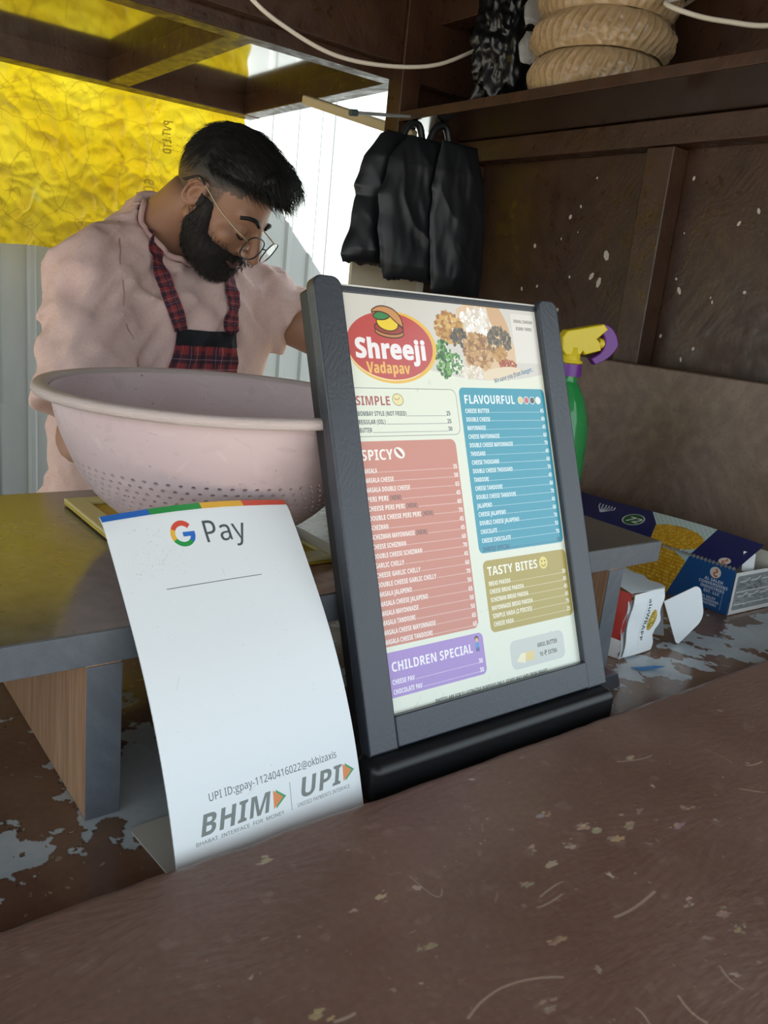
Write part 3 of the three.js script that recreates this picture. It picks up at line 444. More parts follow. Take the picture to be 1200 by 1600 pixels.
// ---------------------------------------------------------------- pink colander with drilled holes
{
  const t = canvas(2048, 512, (x, w, h) => {
    x.fillStyle = '#d3bcbc'; x.fillRect(0, 0, w, h); const R = random(91);
    for (let i = 0; i < 900; i++) { x.fillStyle = `rgba(${R() < 0.5 ? '238,224,222' : '170,148,146'},${R() * 0.16})`; x.beginPath(); x.ellipse(R() * w, R() * h, 2 + R() * 26, 1 + R() * 10, R() * 3, 0, 6.3); x.fill(); }
    for (let i = 0; i < 260; i++) { x.strokeStyle = `rgba(120,95,92,${0.15 + R() * 0.4})`; x.lineWidth = 0.6 + R(); const a = R() * w, b = R() * h, l = 3 + R() * 16, q = R() * 6.3; x.beginPath(); x.moveTo(a, b); x.lineTo(a + l * Math.cos(q), b + 0.5 * l * Math.sin(q)); x.stroke(); }
    for (let i = 0; i < 110; i++) { x.fillStyle = `rgba(${R() < 0.3 ? '150,135,40' : '110,85,75'},${0.3 + R() * 0.5})`; x.beginPath(); x.ellipse(R() * w, R() * h, 0.6 + R() * 3.2, 0.6 + R() * 2.5, R() * 3, 0, 6.3); x.fill(); }
  });
  const plastic = phys(0xffffff, 0.42, { map: t, side: THREE.DoubleSide });
  const g = thing('colander', 'large pink plastic colander standing on the riser table', 'colander', [0.315, 0.1357, -0.633]);
  const prof = [[0.060, 0.0008], [0.066, 0.002], [0.0725, 0.0065], [0.0835, 0.014], [0.0945, 0.0238], [0.1025, 0.0325], [0.108, 0.0405], [0.1145, 0.052], [0.1205, 0.065], [0.1255, 0.078], [0.1295, 0.092], [0.132, 0.103], [0.1345, 0.1105]];
  const curve = new THREE.CatmullRomCurve3(prof.map(([r, y]) => V(r, y, 0))), N = 80;
  const at = (s) => curve.getPointAt(clamp(s)), point = (s, th, off) => { const q = at(s), d = curve.getTangentAt(clamp(s)); const r = q.x - d.y * off, y = q.y + d.x * off; return V(r * Math.cos(th), y, r * Math.sin(th)); };
  const pos = [], uv = [], tri = (a, b, c) => { for (const q of [a, b, c]) { pos.push(q[0].x, q[0].y, q[0].z); uv.push(q[1], q[2]); } };
  const vert = (s, th, off) => [point(s, th, off), th / 6.2832, s];
  const quad = (s0, s1, a0, a1, off) => { const A = vert(s0, a0, off), B = vert(s0, a1, off), C = vert(s1, a1, off), D = vert(s1, a0, off); tri(A, B, C); tri(A, C, D); };
  const rows = 13, sA = 0.06, sB = 0.62, thick = 0.002;
  for (let j = 0; j < rows; j++) {                // drilled band: every cell carries one slotted hole with its wall
    const s0 = sA + (sB - sA) * j / rows, s1 = sA + (sB - sA) * (j + 1) / rows, sm = (s0 + s1) / 2, hs = (s1 - s0) * 0.24;
    for (let i = 0; i < N; i++) {
      const a0 = (i + (j % 2) * 0.5) / N * Math.PI * 2, da = Math.PI * 2 / N, am = a0 + da / 2, ha = da * 0.20;
      const outer = [[-1, -1], [0, -1], [1, -1], [1, 0], [1, 1], [0, 1], [-1, 1], [-1, 0]].map(([p, q]) => [sm + q * (s1 - s0) / 2, am + p * da / 2]);
      const hole = [[-0.72, -0.72], [0, -1], [0.72, -0.72], [1, 0], [0.72, 0.72], [0, 1], [-0.72, 0.72], [-1, 0]].map(([p, q]) => [sm + q * hs, am + p * ha]);
      for (let k = 0; k < 8; k++) { const n = (k + 1) % 8;
        for (const off of [0, thick]) { const A = vert(...outer[k], off), B = vert(...outer[n], off), C = vert(...hole[n], off), D = vert(...hole[k], off); tri(A, B, C); tri(A, C, D); }
        const A = vert(...hole[k], 0), B = vert(...hole[n], 0), C = vert(...hole[n], thick), D = vert(...hole[k], thick); tri(A, B, C); tri(A, C, D); }
    }
  }
  for (const off of [0, thick]) for (let i = 0; i < N; i++) { const a0 = i / N * Math.PI * 2, a1 = (i + 1) / N * Math.PI * 2; for (let j = 0; j < 3; j++) quad(sA * j / 3, sA * (j + 1) / 3, a0, a1, off); for (let j = 0; j < 14; j++) quad(sB + (1 - sB) * j / 14, sB + (1 - sB) * (j + 1) / 14, a0, a1, off); }
  let geo = new THREE.BufferGeometry(); geo.setAttribute('position', new THREE.Float32BufferAttribute(pos, 3)); geo.setAttribute('uv', new THREE.Float32BufferAttribute(uv, 2));
  geo = toCreasedNormals(geo, 0.7); mesh('bowl', geo, plastic, g);
  const floorG = new THREE.CylinderGeometry(0.0605, 0.0605, 0.002, 64); floorG.translate(0, 0.0018, 0); mesh('bottom', floorG, plastic, g);
  const rp = [[0.1335, 0.1105], [0.1338, 0.1135], [0.138, 0.1152], [0.1435, 0.1150], [0.1458, 0.1130], [0.1462, 0.1095], [0.1445, 0.1072], [0.1405, 0.1068], [0.1375, 0.1078], [0.1362, 0.1068], [0.1350, 0.1078], [0.1335, 0.1105]].map(([r, y]) => new THREE.Vector2(r, y));
  mesh('rim', new THREE.LatheGeometry(rp, 120), phys(0xd9c8c2, 0.5, { side: THREE.DoubleSide, bumpMap: repeatOf(paintRough, 8), bumpScale: 0.001 }), g);
}
// ---------------------------------------------------------------- spray bottle
{
  const g = thing('spray_bottle', 'green spray bottle with yellow and purple trigger head beside the wall', 'spray bottle', [0.926, 0, -0.779]); g.rotation.y = -0.5;
  const pr = [[0, 0.001], [0.034, 0.001], [0.039, 0.004], [0.0405, 0.03], [0.0405, 0.13], [0.040, 0.165], [0.037, 0.195], [0.029, 0.223], [0.0185, 0.243], [0.0135, 0.250], [0.013, 0.258]].map(([a, b]) => new THREE.Vector2(a, b));
  const sp = new THREE.SplineCurve(pr.slice(2)).getPoints(40); const full = [pr[0], pr[1], ...sp];
  mesh('bottle', new THREE.LatheGeometry(full, 48), phys(0x3fbf6a, 0.12, { transmission: 0.5, thickness: 0, side: THREE.DoubleSide, clearcoat: 0.5 }), g);
  const liq = full.filter((q) => q.y < 0.15).map((q) => new THREE.Vector2(Math.max(0, q.x - 0.0015), q.y + 0.001)); liq.push(new THREE.Vector2(0, 0.15)); mesh('liquid', new THREE.LatheGeometry(liq, 40), phys(0x3fd070, 0.2, { transmission: 0.35, thickness: 0 }), g);
  const purple = phys(0x6f2f92, 0.35), yellow = phys(0xe6cf2e, 0.35);
  const collar = new THREE.CylinderGeometry(0.0165, 0.0175, 0.017, 28); collar.translate(0, 0.2665, 0); mesh('collar', collar, purple, g);
  const neck = new THREE.LatheGeometry([[0.0, 0.275], [0.0165, 0.275], [0.0165, 0.279], [0.0125, 0.281], [0.0115, 0.298], [0.0, 0.3]].map(([a, b]) => new THREE.Vector2(a, b)), 28);
  const sh = new THREE.Shape([[-0.016, 0.293], [-0.019, 0.310], [-0.014, 0.318], [0.036, 0.331], [0.041, 0.326], [0.031, 0.316], [0.027, 0.312], [0.034, 0.306], [0.036, 0.298], [0.016, 0.291], [0.011, 0.296], [0.008, 0.290], [-0.011, 0.288]].map(([a, b]) => new THREE.Vector2(a, b)));
  const hd = new THREE.ExtrudeGeometry(sh, { depth: 0.016, bevelEnabled: true, bevelThickness: 0.003, bevelSize: 0.002, bevelSegments: 3 }); hd.translate(0, 0, -0.008);
  mesh('spray_head', mergeGeometries([neck.toNonIndexed(), hd]), yellow, g);
  const ns = new THREE.CylinderGeometry(0.006, 0.008, 0.014, 16); ns.rotateZ(-Math.PI / 2); ns.translate(0.043, 0.306, 0); mesh('nozzle', ns, yellow, g);
  const tr = new THREE.Shape(); tr.moveTo(0.036, 0.332); tr.quadraticCurveTo(0.056, 0.330, 0.062, 0.306); tr.quadraticCurveTo(0.056, 0.288, 0.034, 0.278); tr.lineTo(0.028, 0.284); tr.quadraticCurveTo(0.044, 0.292, 0.045, 0.306); tr.quadraticCurveTo(0.044, 0.318, 0.032, 0.326); tr.closePath();
  const tg = new THREE.ExtrudeGeometry(tr, { depth: 0.013, bevelEnabled: true, bevelThickness: 0.002, bevelSize: 0.0015, bevelSegments: 2 }); tg.translate(0, 0, -0.0065); mesh('trigger', tg, purple, g);
}
// ---------------------------------------------------------------- foil cartons at the right
const quadGeo = (a, b, c, d, t = 0.0006) => sheet(8, 8, (u, v) => { const p = V(...a).lerp(V(...b), u), q = V(...d).lerp(V(...c), u); return p.lerp(q, v); }, t);   // a bottom left, b bottom right, c top right, d top left
{
  // printed wrap: v 0..0.42 front face, 0.42..1 lid; u from the near end to the far end
  const t = canvas(1536, 768, (x, w, h) => {
    const navy = '#1f2a63', Y = h * 0.56; x.fillStyle = navy; x.fillRect(0, 0, w, h); const R = random(44);
    x.fillStyle = '#1f5590'; x.fillRect(0, Y, 420, h - Y);
    // picture band: pale net, golden ribbed corn
    x.save(); x.beginPath(); for (const [a, b] of [[261, 0], [660, 0], [565, 172], [500, Y], [760, h], [345, h], [253, Y]]) x.lineTo(a, b); x.closePath(); x.clip();
    x.fillStyle = '#b9d2cf'; x.fillRect(0, 0, w, h); x.strokeStyle = '#e6f0ee'; x.lineWidth = 4; for (let i = 0; i < 60; i++) { x.beginPath(); x.moveTo(i * 30, 0); x.lineTo(i * 30 - 120, 200); x.stroke(); x.beginPath(); x.moveTo(i * 30 - 120, 0); x.lineTo(i * 30, 200); x.stroke(); }
    const cob = (cx, cy, rx, ry) => { x.fillStyle = '#a8741a'; x.beginPath(); x.ellipse(cx, cy, rx, ry, 0, 0, 6.3); x.fill(); for (let k = -6; k <= 6; k++) { const yy = cy + k / 7 * ry, half = rx * Math.sqrt(1 - (k / 7) ** 2); for (let a = cx - half; a < cx + half; a += 9) { x.fillStyle = ['#e6b636', '#dca928', '#efc651', '#d29c20'][(R() * 4) | 0]; x.beginPath(); x.ellipse(a, yy + 3 * Math.sin(a / 40), 7, ry / 15, 0, 0, 6.3); x.fill(); } } };
    cob(420, 275, 170, 165); cob(470, 610, 250, 190); x.restore();
    x.fillStyle = '#24653a'; x.beginPath(); x.ellipse(700, 205, 60, 96, 0, 0, 6.3); x.fill(); x.lineWidth = 8; x.strokeStyle = '#d8e4dc'; x.stroke();
    x.save(); x.translate(700, 210); x.scale(-1, 1.6); x.fillStyle = '#f3f6f3'; x.font = 'italic bold 76px sans-serif'; x.textAlign = 'center'; x.fillText('72', 0, 26); x.restore();
    x.strokeStyle = '#dfe6f0'; x.lineWidth = 8; for (let k = 0; k < 6; k++) { x.beginPath(); x.moveTo(912, 240); x.lineTo(860 + k * 21, 120 + Math.abs(k - 2.5) * 10); x.lineTo(871 + k * 21, 95); x.stroke(); }
    const badge = (a, b, k) => { x.save(); x.translate(a, b); x.scale(1, k); x.fillStyle = '#e8ddd6'; x.beginPath(); x.arc(0, 0, 30, 0, 6.3); x.fill(); x.strokeStyle = '#c96a3c'; x.lineWidth = 9; x.beginPath(); x.arc(4, -8, 11, -1.9, 2.3 - 4.2 + 3.9, true); x.stroke(); x.beginPath(); x.arc(-4, 8, 11, -0.9, 2.4); x.stroke(); x.restore(); };
    badge(82, Y - 52, 1.6); badge(100, Y + 66, 1.35);
    x.save(); x.scale(-1, 1.35); x.fillStyle = '#dfe8f2'; x.font = 'bold 23px sans-serif'; x.textAlign = 'center'; ['AL SALEH', 'CONVERSIONS', 'INDUSTRIES', 'EST. LLC'].forEach((s, i) => x.fillText(s, -100, (Y + 135) / 1.35 + i * 22)); x.font = 'bold 17px sans-serif'; ['AL SALEH', 'CONVERSIONS', 'INDUSTRIES'].forEach((s, i) => x.fillText(s, -110, (Y + 262) / 1.35 + i * 17)); x.restore();
    x.strokeStyle = '#9fb6cf'; x.lineWidth = 3; x.beginPath(); x.moveTo(70, Y + 140); x.lineTo(40, Y + 160); x.lineTo(40, h - 20); x.stroke();
  });
  const mat = phys(0xffffff, 0.3, { map: t, clearcoat: 0.3, side: THREE.DoubleSide }), card = std(0xcfcabb, 0.75, { side: THREE.DoubleSide }), white = std(0xdde0e0, 0.6, { side: THREE.DoubleSide });
  const g = thing('foil_carton', 'open navy blue foil carton with golden corn picture lying by the wall', 'box', [0.947, 0, -0.489]); g.rotation.y = 0.035;
  const L = 0.38, Wd = 0.095, h0 = 0.06, h1 = 0.084;
  const wrap = (fn, v0, v1) => { const s = sheet(30, 10, (u, v) => fn(u, v), 0.0007, true), uv = s.attributes.uv; for (let i = 0; i < uv.count; i++) uv.setXY(i, uv.getX(i), v0 + (v1 - v0) * uv.getY(i)); return s; };
  // u runs from the near end (z = 0) to the far end (z = -L); left face first, then the lid
  mesh('front_face', wrap((u, v) => V(0.0012 * Math.sin(u * 9) * v * (1 - v), 0.0006 + v * h0, -u * L), 0.0, 0.44), mat, g);
  mesh('lid', wrap((u, v) => V(0.0006 + v * 0.060, h0 + 0.0008 + v * (h1 - h0) + 0.002 * Math.sin(u * 7) * v, -u * L), 0.44, 1.0), mat, g);
  mesh('back_face', quadGeo([Wd, 0.0006, -L], [Wd, 0.0006, 0], [Wd, 0.07, 0], [Wd, 0.07, -L]), card, g);
  mesh('base', quadGeo([0.001, 0.0008, -L], [0.001, 0.0008, 0], [Wd - 0.001, 0.0008, 0], [Wd - 0.001, 0.0008, -L]), card, g);
  mesh('end_face', quadGeo([0.001, 0.002, -L + 0.001], [Wd, 0.002, -L + 0.001], [Wd, 0.07, -L + 0.001], [0.001, h0, -L + 0.001]), card, g);
  // serrated cutter along the lid edge
  { const s = []; for (let i = 0; i < 70; i++) { const z = -i * L / 70, d = L / 70; s.push(-0.0012, h0 + 0.001, z, -0.0012, h0 + 0.001, z - d, -0.0016, h0 - 0.0022, z - d / 2); s.push(-0.0012, h0 + 0.001, z - d, -0.0012, h0 + 0.001, z, 0.0002, h0 + 0.0035, z - d / 2); } const q = new THREE.BufferGeometry(); q.setAttribute('position', new THREE.Float32BufferAttribute(s, 3)); q.computeVertexNormals(); mesh('cutter_strip', q, std(0xb8c4cc, 0.35, { metalness: 0.8, side: THREE.DoubleSide }), g); }
  const endT = canvas(256, 256, (x) => { x.fillStyle = '#e8e9e6'; x.fillRect(0, 0, 256, 256); x.fillStyle = '#8f9496'; rr(x, 12, 22, 250, 210, 10); x.fill(); const R = random(3); for (let i = 0; i < 160; i++) { x.fillStyle = `rgba(${R() < 0.5 ? '60,64,68' : '205,210,212'},${R() * 0.35})`; x.beginPath(); x.ellipse(20 + R() * 230, 40 + R() * 180, 3 + R() * 20, 2 + R() * 9, R(), 0, 6.3); x.fill(); } x.strokeStyle = '#eef0ee'; x.lineWidth = 5; for (let k = 0; k < 4; k++) for (const y of [60, 150]) { x.beginPath(); x.moveTo(30 + k * 62, y); x.lineTo(62 + k * 62, y); x.lineTo(84 + k * 62, y - 18); x.stroke(); } x.beginPath(); x.moveTo(20, 122); x.lineTo(240, 122); x.moveTo(20, 200); x.lineTo(240, 200); x.stroke(); });
  mesh('end_flap', quadGeo([0.001, 0.001, 0.0012], [Wd + 0.012, -0.0 + 0.001, 0.010], [Wd + 0.010, 0.054, 0.006], [0.001, 0.056, 0.0012]), phys(0xffffff, 0.3, { map: endT, metalness: 0.25, side: THREE.DoubleSide }), g).userData.label = 'silvery end flap with white chevron lines';
  mesh('tuck_flap', quadGeo([0.040, 0.050, -0.012], [0.058, 0.046, -0.005], [0.056, 0.072, -0.006], [0.030, 0.078, -0.010]), white, g);
  const roll = new THREE.CylinderGeometry(0.021, 0.021, L - 0.03, 28, 1, true); roll.rotateX(Math.PI / 2); roll.translate(0.046, 0.0235, -L / 2); mesh('foil_roll', roll, std(0xb9bdc0, 0.25, { metalness: 1, side: THREE.DoubleSide }), g);
}
{
  const t = canvas(512, 512, (x) => {             // u from the red side to the right, v up
    x.fillStyle = '#e4e8ea'; x.fillRect(0, 0, 512, 512);
    x.save(); x.translate(258, 60); x.rotate(Math.PI / 2); x.fillStyle = '#3a4a48'; x.font = 'bold 72px sans-serif'; x.fillText('aluWRAPP', 0, 0); x.restore();
    x.strokeStyle = '#7d8a8a'; x.lineWidth = 3; x.beginPath(); x.moveTo(232, 80); x.lineTo(232, 440); x.stroke();
    x.fillStyle = '#b59a3a'; x.beginPath(); for (let k = 0; k < 48; k++) { const a = k / 48 * 6.283, r = (k & 1 ? 1 : 0.93); x.lineTo(385 + 66 * r * Math.cos(a), 250 + 92 * r * Math.sin(a)); } x.fill(); const R = random(8); for (let i = 0; i < 60; i++) { x.fillStyle = ['#d8c264', '#8f7724', '#c4a844', '#6d6a2a'][(R() * 4) | 0]; x.beginPath(); x.ellipse(385 + (R() - 0.5) * 80, 250 + (R() - 0.5) * 120, 4 + R() * 14, 3 + R() * 9, R() * 3, 0, 6.3); x.fill(); }
    x.fillStyle = '#f2ecd8'; x.font = 'bold 40px sans-serif'; x.save(); x.translate(385, 240); x.rotate(Math.PI / 2); x.fillText('7', -10, 10); x.restore();
  });
  const white = std(0xdfe3e5, 0.6, { side: THREE.DoubleSide }), red = std(0xb2382f, 0.5, { side: THREE.DoubleSide }), grey = std(0xb4bbbd, 0.6, { side: THREE.DoubleSide });
  const g = thing('foil_wrap_carton', 'torn white foil wrap carton with gold seal beside the riser leg', 'box', [0.700, 0, -0.462]);
  const wavy = (a, b, c, d, k = 0.002) => sheet(24, 24, (u, v) => { const p = V(...a).lerp(V(...b), u), q = V(...d).lerp(V(...c), u); p.lerp(q, v); p.x += u > 0.98 ? k * Math.sin(v * 17) * 1.3 : 0; p.z += k * 0.6 * Math.sin(v * 9 + u * 3); return p; }, 0.0008);
  mesh('front_face', wavy([0.002, 0.003, 0], [0.056, 0.001, -0.003], [0.071, 0.068, -0.007], [0.010, 0.070, -0.004]), phys(0xffffff, 0.45, { map: t, side: THREE.DoubleSide }), g);
  mesh('inner_ply', wavy([0.000, 0.0005, -0.003], [0.050, 0.0005, -0.008], [0.068, 0.060, -0.010], [0.006, 0.062, -0.008], 0.003), white, g);
  mesh('side_face', wavy([-0.007, 0.0008, -0.030], [0.0, 0.002, -0.006], [0.009, 0.070, -0.0055], [-0.006, 0.074, -0.034], 0.001), red, g).userData.label = 'red printed side of the carton';
  mesh('side_ply', wavy([-0.0085, 0.0006, -0.030], [0.0005, 0.0006, -0.004], [0.0015, 0.020, -0.0035], [-0.0075, 0.022, -0.030], 0.001), white, g);
  mesh('top_face', wavy([0.009, 0.071, -0.007], [0.072, 0.0685, -0.010], [0.075, 0.073, -0.080], [-0.012, 0.092, -0.070]), grey, g);
  mesh('back_face', wavy([0.0, 0.001, -0.082], [0.070, 0.001, -0.082], [0.075, 0.072, -0.081], [-0.011, 0.088, -0.074]), grey, g);
  // the end flap folded out to the right
  const fl = new THREE.Shape(); fl.moveTo(0, 0.056); fl.lineTo(0.040, 0.075); fl.quadraticCurveTo(0.048, 0.077, 0.052, 0.068); fl.lineTo(0.060, 0.045); fl.quadraticCurveTo(0.063, 0.034, 0.056, 0.025); fl.lineTo(0.034, 0.001); fl.quadraticCurveTo(0.030, 0.0, 0.028, 0.004); fl.closePath();
  const fg = new THREE.ExtrudeGeometry(fl, { depth: 0.0008, bevelEnabled: false }); fg.scale(0.86, 0.9, 1); fg.rotateY(-0.40); fg.translate(0.0745, 0.001, -0.010); mesh('end_flap', fg, white, g);
  mesh('flap_gusset', quadGeo([0.074, 0.056, -0.012], [0.102, 0.003, -0.018], [0.094, 0.002, -0.030], [0.074, 0.050, -0.030]), grey, g);
}
{
  const g = sheet(16, 4, (u, v) => V(0.694 + u * 0.026 + 0.004 * v, 0.0012 + 0.0025 * u * u * (0.3 + v), -0.4445 + v * 0.009 + u * 0.010), 0.0005);
  tag(mesh('tape_scrap', g, std(0x2f79b8, 0.5)), 'small scrap of blue tape on the counter by the white carton', 'tape');
}
// ---------------------------------------------------------------- hanging black bags, shelf load, sticks and cable
const bagMat = phys(0x14171b, 0.42, { sheen: 0.3, side: THREE.DoubleSide });
function pouch(rows, thick, seed, amp, nu = 60, nv = 80) {   // rows: [y, left x, right x, z]; a puffed closed sheet
  const ev = (y, k) => { for (let i = 0; i < rows.length - 1; i++) { const a = rows[i], b = rows[i + 1]; if (y <= a[0] && y >= b[0]) { const t = (a[0] - y) / (a[0] - b[0]); return a[k] + (b[k] - a[k]) * t; } } return rows[rows.length - 1][k]; };
  const y0 = rows[0][0], y1 = rows[rows.length - 1][0];
  const side = (s) => gridGeo(nu, nv, (u, v) => {
    const uu = s > 0 ? u : 1 - u, y = y0 + (y1 - y0) * v, l = ev(y, 1), r = ev(y, 2), x = l + (r - l) * uu, e = Math.sqrt(clamp(4 * uu * (1 - uu))) * Math.sqrt(clamp(5 * v, 0, 1) * clamp(9 * (1 - v), 0, 1));
    const w = amp * (0.5 * fbm(x * 14 + seed, y * 5, s * 3, 3) + 0.35 * (1 - 3 * Math.abs(fbm(x * 9 + y * 4, y * 5 + seed, s, 2)))), edge = 0.006 * fbm(y * 14, seed, uu > 0.5 ? 3 : 9, 2) * (uu < 0.02 || uu > 0.98 ? 1 : 0.6);
    const hem = v > 0.999 ? 0.006 * fbm(x * 45, seed, 2, 3) : 0;
    return V(x + edge, y + hem, ev(y, 3) + s * (thick * 0.5 * e) + s * w * e);
  });
  return mergeGeometries([side(1), side(-1)]);
}
{
  const g = thing('black_bag_bundle', 'bundle of black plastic carry bags hanging from the shelf end', 'bags');
  mesh('bag', pouch([[0.607, 0.878, 0.975, -1.20], [0.598, 0.862, 1.02, -1.20], [0.560, 0.838, 1.04, -1.20], [0.512, 0.821, 1.042, -1.20], [0.497, 0.829, 1.042, -1.2], [0.45, 0.815, 1.044, -1.195], [0.40, 0.800, 1.046, -1.19], [0.388, 0.806, 1.046, -1.19]], 0.05, 3, 0.010), bagMat, g);
  mesh('bag', pouch([[0.600, 0.90, 1.01, -1.165], [0.56, 0.862, 1.03, -1.165], [0.50, 0.845, 1.04, -1.16], [0.42, 0.848, 1.045, -1.155], [0.368, 0.862, 1.045, -1.155]], 0.028, 12, 0.009), bagMat, g);
  mesh('bag', pouch([[0.60, 0.95, 1.03, -1.142], [0.52, 0.935, 1.06, -1.138], [0.44, 0.94, 1.065, -1.135], [0.355, 0.955, 1.07, -1.135]], 0.022, 22, 0.008), bagMat, g);
  for (const [x, z] of [[0.93, -1.20], [0.965, -1.17]]) mesh('handle', tube([[x - 0.025, 0.585, z], [x - 0.008, 0.622, z], [x + 0.012, 0.626, z], [x + 0.03, 0.585, z]], 0.006, 24, 8), bagMat, g);
}
{
  const g = thing('cream_board', 'cream coloured board standing behind the hanging bags', 'board', [0.955, 0, -1.262]);
  mesh('panel', box(-0.085, 0.083, 0.0005, 0.40, -0.004, 0.004, 0.002), std(0xcfc3a8, 0.7), g);
  mesh('edge_tape', box(0.066, 0.0835, 0.10, 0.385, 0.0042, 0.005, 0.0002), std(0xdad5c8, 0.5), g);
}
{ // wooden prop stick and metal rod at the flap hinge
  const a = V(0.955, 0.613, -1.225), b = V(0.910, 0.694, -1.525), d = b.clone().sub(a), L = d.length();
  const g = new RoundedBoxGeometry(0.017, L, 0.017, 2, 0.004); g.applyQuaternion(new THREE.Quaternion().setFromUnitVectors(V(0, 1, 0), d.clone().normalize())); g.translate(...a.clone().add(b).multiplyScalar(0.5).toArray());
  tag(mesh('prop_stick', planeUV(g), std(0xc9b891, 0.65, { bumpMap: repeatOf(M.woodTex, 5), bumpScale: 0.0006 })), 'pale wooden prop stick holding up the rear flap', 'stick');
  const r = thing('metal_rod', 'thin grey metal rod with a dark end cap beside the prop stick', 'rod');
  mesh('rod', tube([[0.815, 0.620, -1.205], [0.93, 0.637, -1.205], [1.0, 0.647, -1.205]], 0.0028, 20, 10), std(0xb8bdbe, 0.35, { metalness: 0.7 }), r);
  const c = new THREE.CylinderGeometry(0.0052, 0.0052, 0.013, 14); c.rotateZ(Math.PI / 2 + 0.14); c.translate(0.811, 0.6194, -1.205); mesh('end_cap', c, std(0x3f4c4c, 0.5), r);
}
{ // three wrapped stacks of fluted paper bowls, one on top of another
  const paper = std(0xa48a66, 0.75, { bumpMap: repeatOf(paintRough, 6), bumpScale: 0.0006 });
  const film = phys(0xffffff, 0.12, { transmission: 1, thickness: 0, ior: 1.45, side: THREE.DoubleSide, specularIntensity: 1 });
  const cx = 1.022, cz = -0.895;
  [['lowest wrapped stack of fluted tan paper bowls standing on the shelf', 0.6465, 0.050, 0.092, 0], ['middle wrapped stack of fluted tan paper bowls on the shelf', 0.6970, 0.049, 0.096, 1.4], ['topmost wrapped stack of fluted tan paper bowls on the shelf', 0.7465, 0.060, 0.094, 2.3]].forEach(([label, y, h, r, ph], n) => {
    const g = thing('paper_bowl_stack', label, 'paper bowls', [cx, y, cz + n * 0.002], 'wrapped paper bowl stacks');
    const N = 46, shape = (v) => 0.86 + 0.14 * Math.sqrt(clamp(Math.sin(Math.PI * clamp(0.06 + v * 0.88))));
    const f = (extra, flute, seed) => (u, v) => { const th = u * Math.PI * 2, tw = th + v * 0.22; let rr2 = r * shape(v) + extra + flute * (0.5 + 0.5 * Math.cos(tw * N)) * Math.sin(Math.PI * v) + 0.003 * fbm(Math.cos(th) * 3 + seed, v * 2, Math.sin(th) * 3, 3); if (extra) rr2 += 0.0045 * Math.abs(fbm(Math.cos(th) * 11, v * 4 + seed, Math.sin(th) * 11, 4)); return V(rr2 * Math.cos(th), v * h, rr2 * Math.sin(th)); };
    const side = gridGeo(N * 8, 14, f(0, 0.0085, ph)), cap = (yy) => { const c = new THREE.CircleGeometry(r * 0.88, 60); c.rotateX(-Math.PI / 2); c.translate(0, yy, 0); return c; };
    const strip = (q) => q; mesh('bowls', mergeGeometries([strip(side), cap(0.0005), cap(h - 0.0005)]), paper, g).rotation.y = ph;
    mesh('plastic_wrap', gridGeo(200, 18, f(0.0045, 0, ph + 5)), film, g).userData.label = 'clear crinkled plastic wrap';
    if (n) { const tuft = pouch([[0.03, -0.02, 0.0, 0], [0.012, -0.028, 0.006, 0], [-0.012, -0.02, 0.02, 0]], 0.006, n * 5, 0.006, 14, 14); tuft.rotateY(-0.6); tuft.translate(-0.05, 0.012, -r * 0.86); mesh('wrap_tuft', tuft, phys(0xffffff, 0.3, { transmission: 0.88, thickness: 0, side: THREE.DoubleSide }), g); }
  });
}
{
  const i0 = new THREE.IcosahedronGeometry(1, 24); i0.deleteAttribute('uv'); i0.deleteAttribute('normal'); const g = mergeVertices(i0, 1e-5), p = g.attributes.position, q = V();
  for (let i = 0; i < p.count; i++) { q.fromBufferAttribute(p, i); const d = 1 + 0.30 * fbm(q.x * 1.5, q.y * 1.5, q.z * 1.5, 3) + 0.26 * Math.abs(fbm(q.x * 2.6, q.y * 2.6, q.z * 2.6, 3)); const y = q.y * 0.105 * d; p.setXYZ(i, q.x * 0.072 * d, Math.max(-0.0995, y), q.z * 0.062 * d); }
  g.computeVertexNormals(); const m = mesh('black_bag', g, phys(0x101214, 0.28, { side: THREE.DoubleSide })); m.position.set(1.03, 0.7468, -1.075);
  tag(m, 'crumpled black plastic bag on the shelf beside the paper bowls', 'bag');
}
{
  const cable = tube([[0.50, 0.80, -1.17], [0.593, 0.713, -1.15], [0.65, 0.692, -1.15], [0.728, 0.6775, -1.15], [0.823, 0.684, -1.15], [0.925, 0.708, -1.15], [1.005, 0.748, -1.15], [1.075, 0.79, -1.14], [1.122, 0.79, -1.05], [1.126, 0.78, -0.9], [1.08, 0.78, -0.79], [1.0, 0.748, -0.776], [1.0, 0.724, -0.723], [1.0, 0.709, -0.675], [1.0, 0.696, -0.622], [1.0, 0.694, -0.5], [1.05, 0.72, -0.35], [1.125, 0.75, -0.25]], 0.0032, 260, 8);
  tag(mesh('electric_cable', cable, std(0xd9d2c4, 0.5)), 'thin white electric cable sagging under the cart roof', 'cable');
}

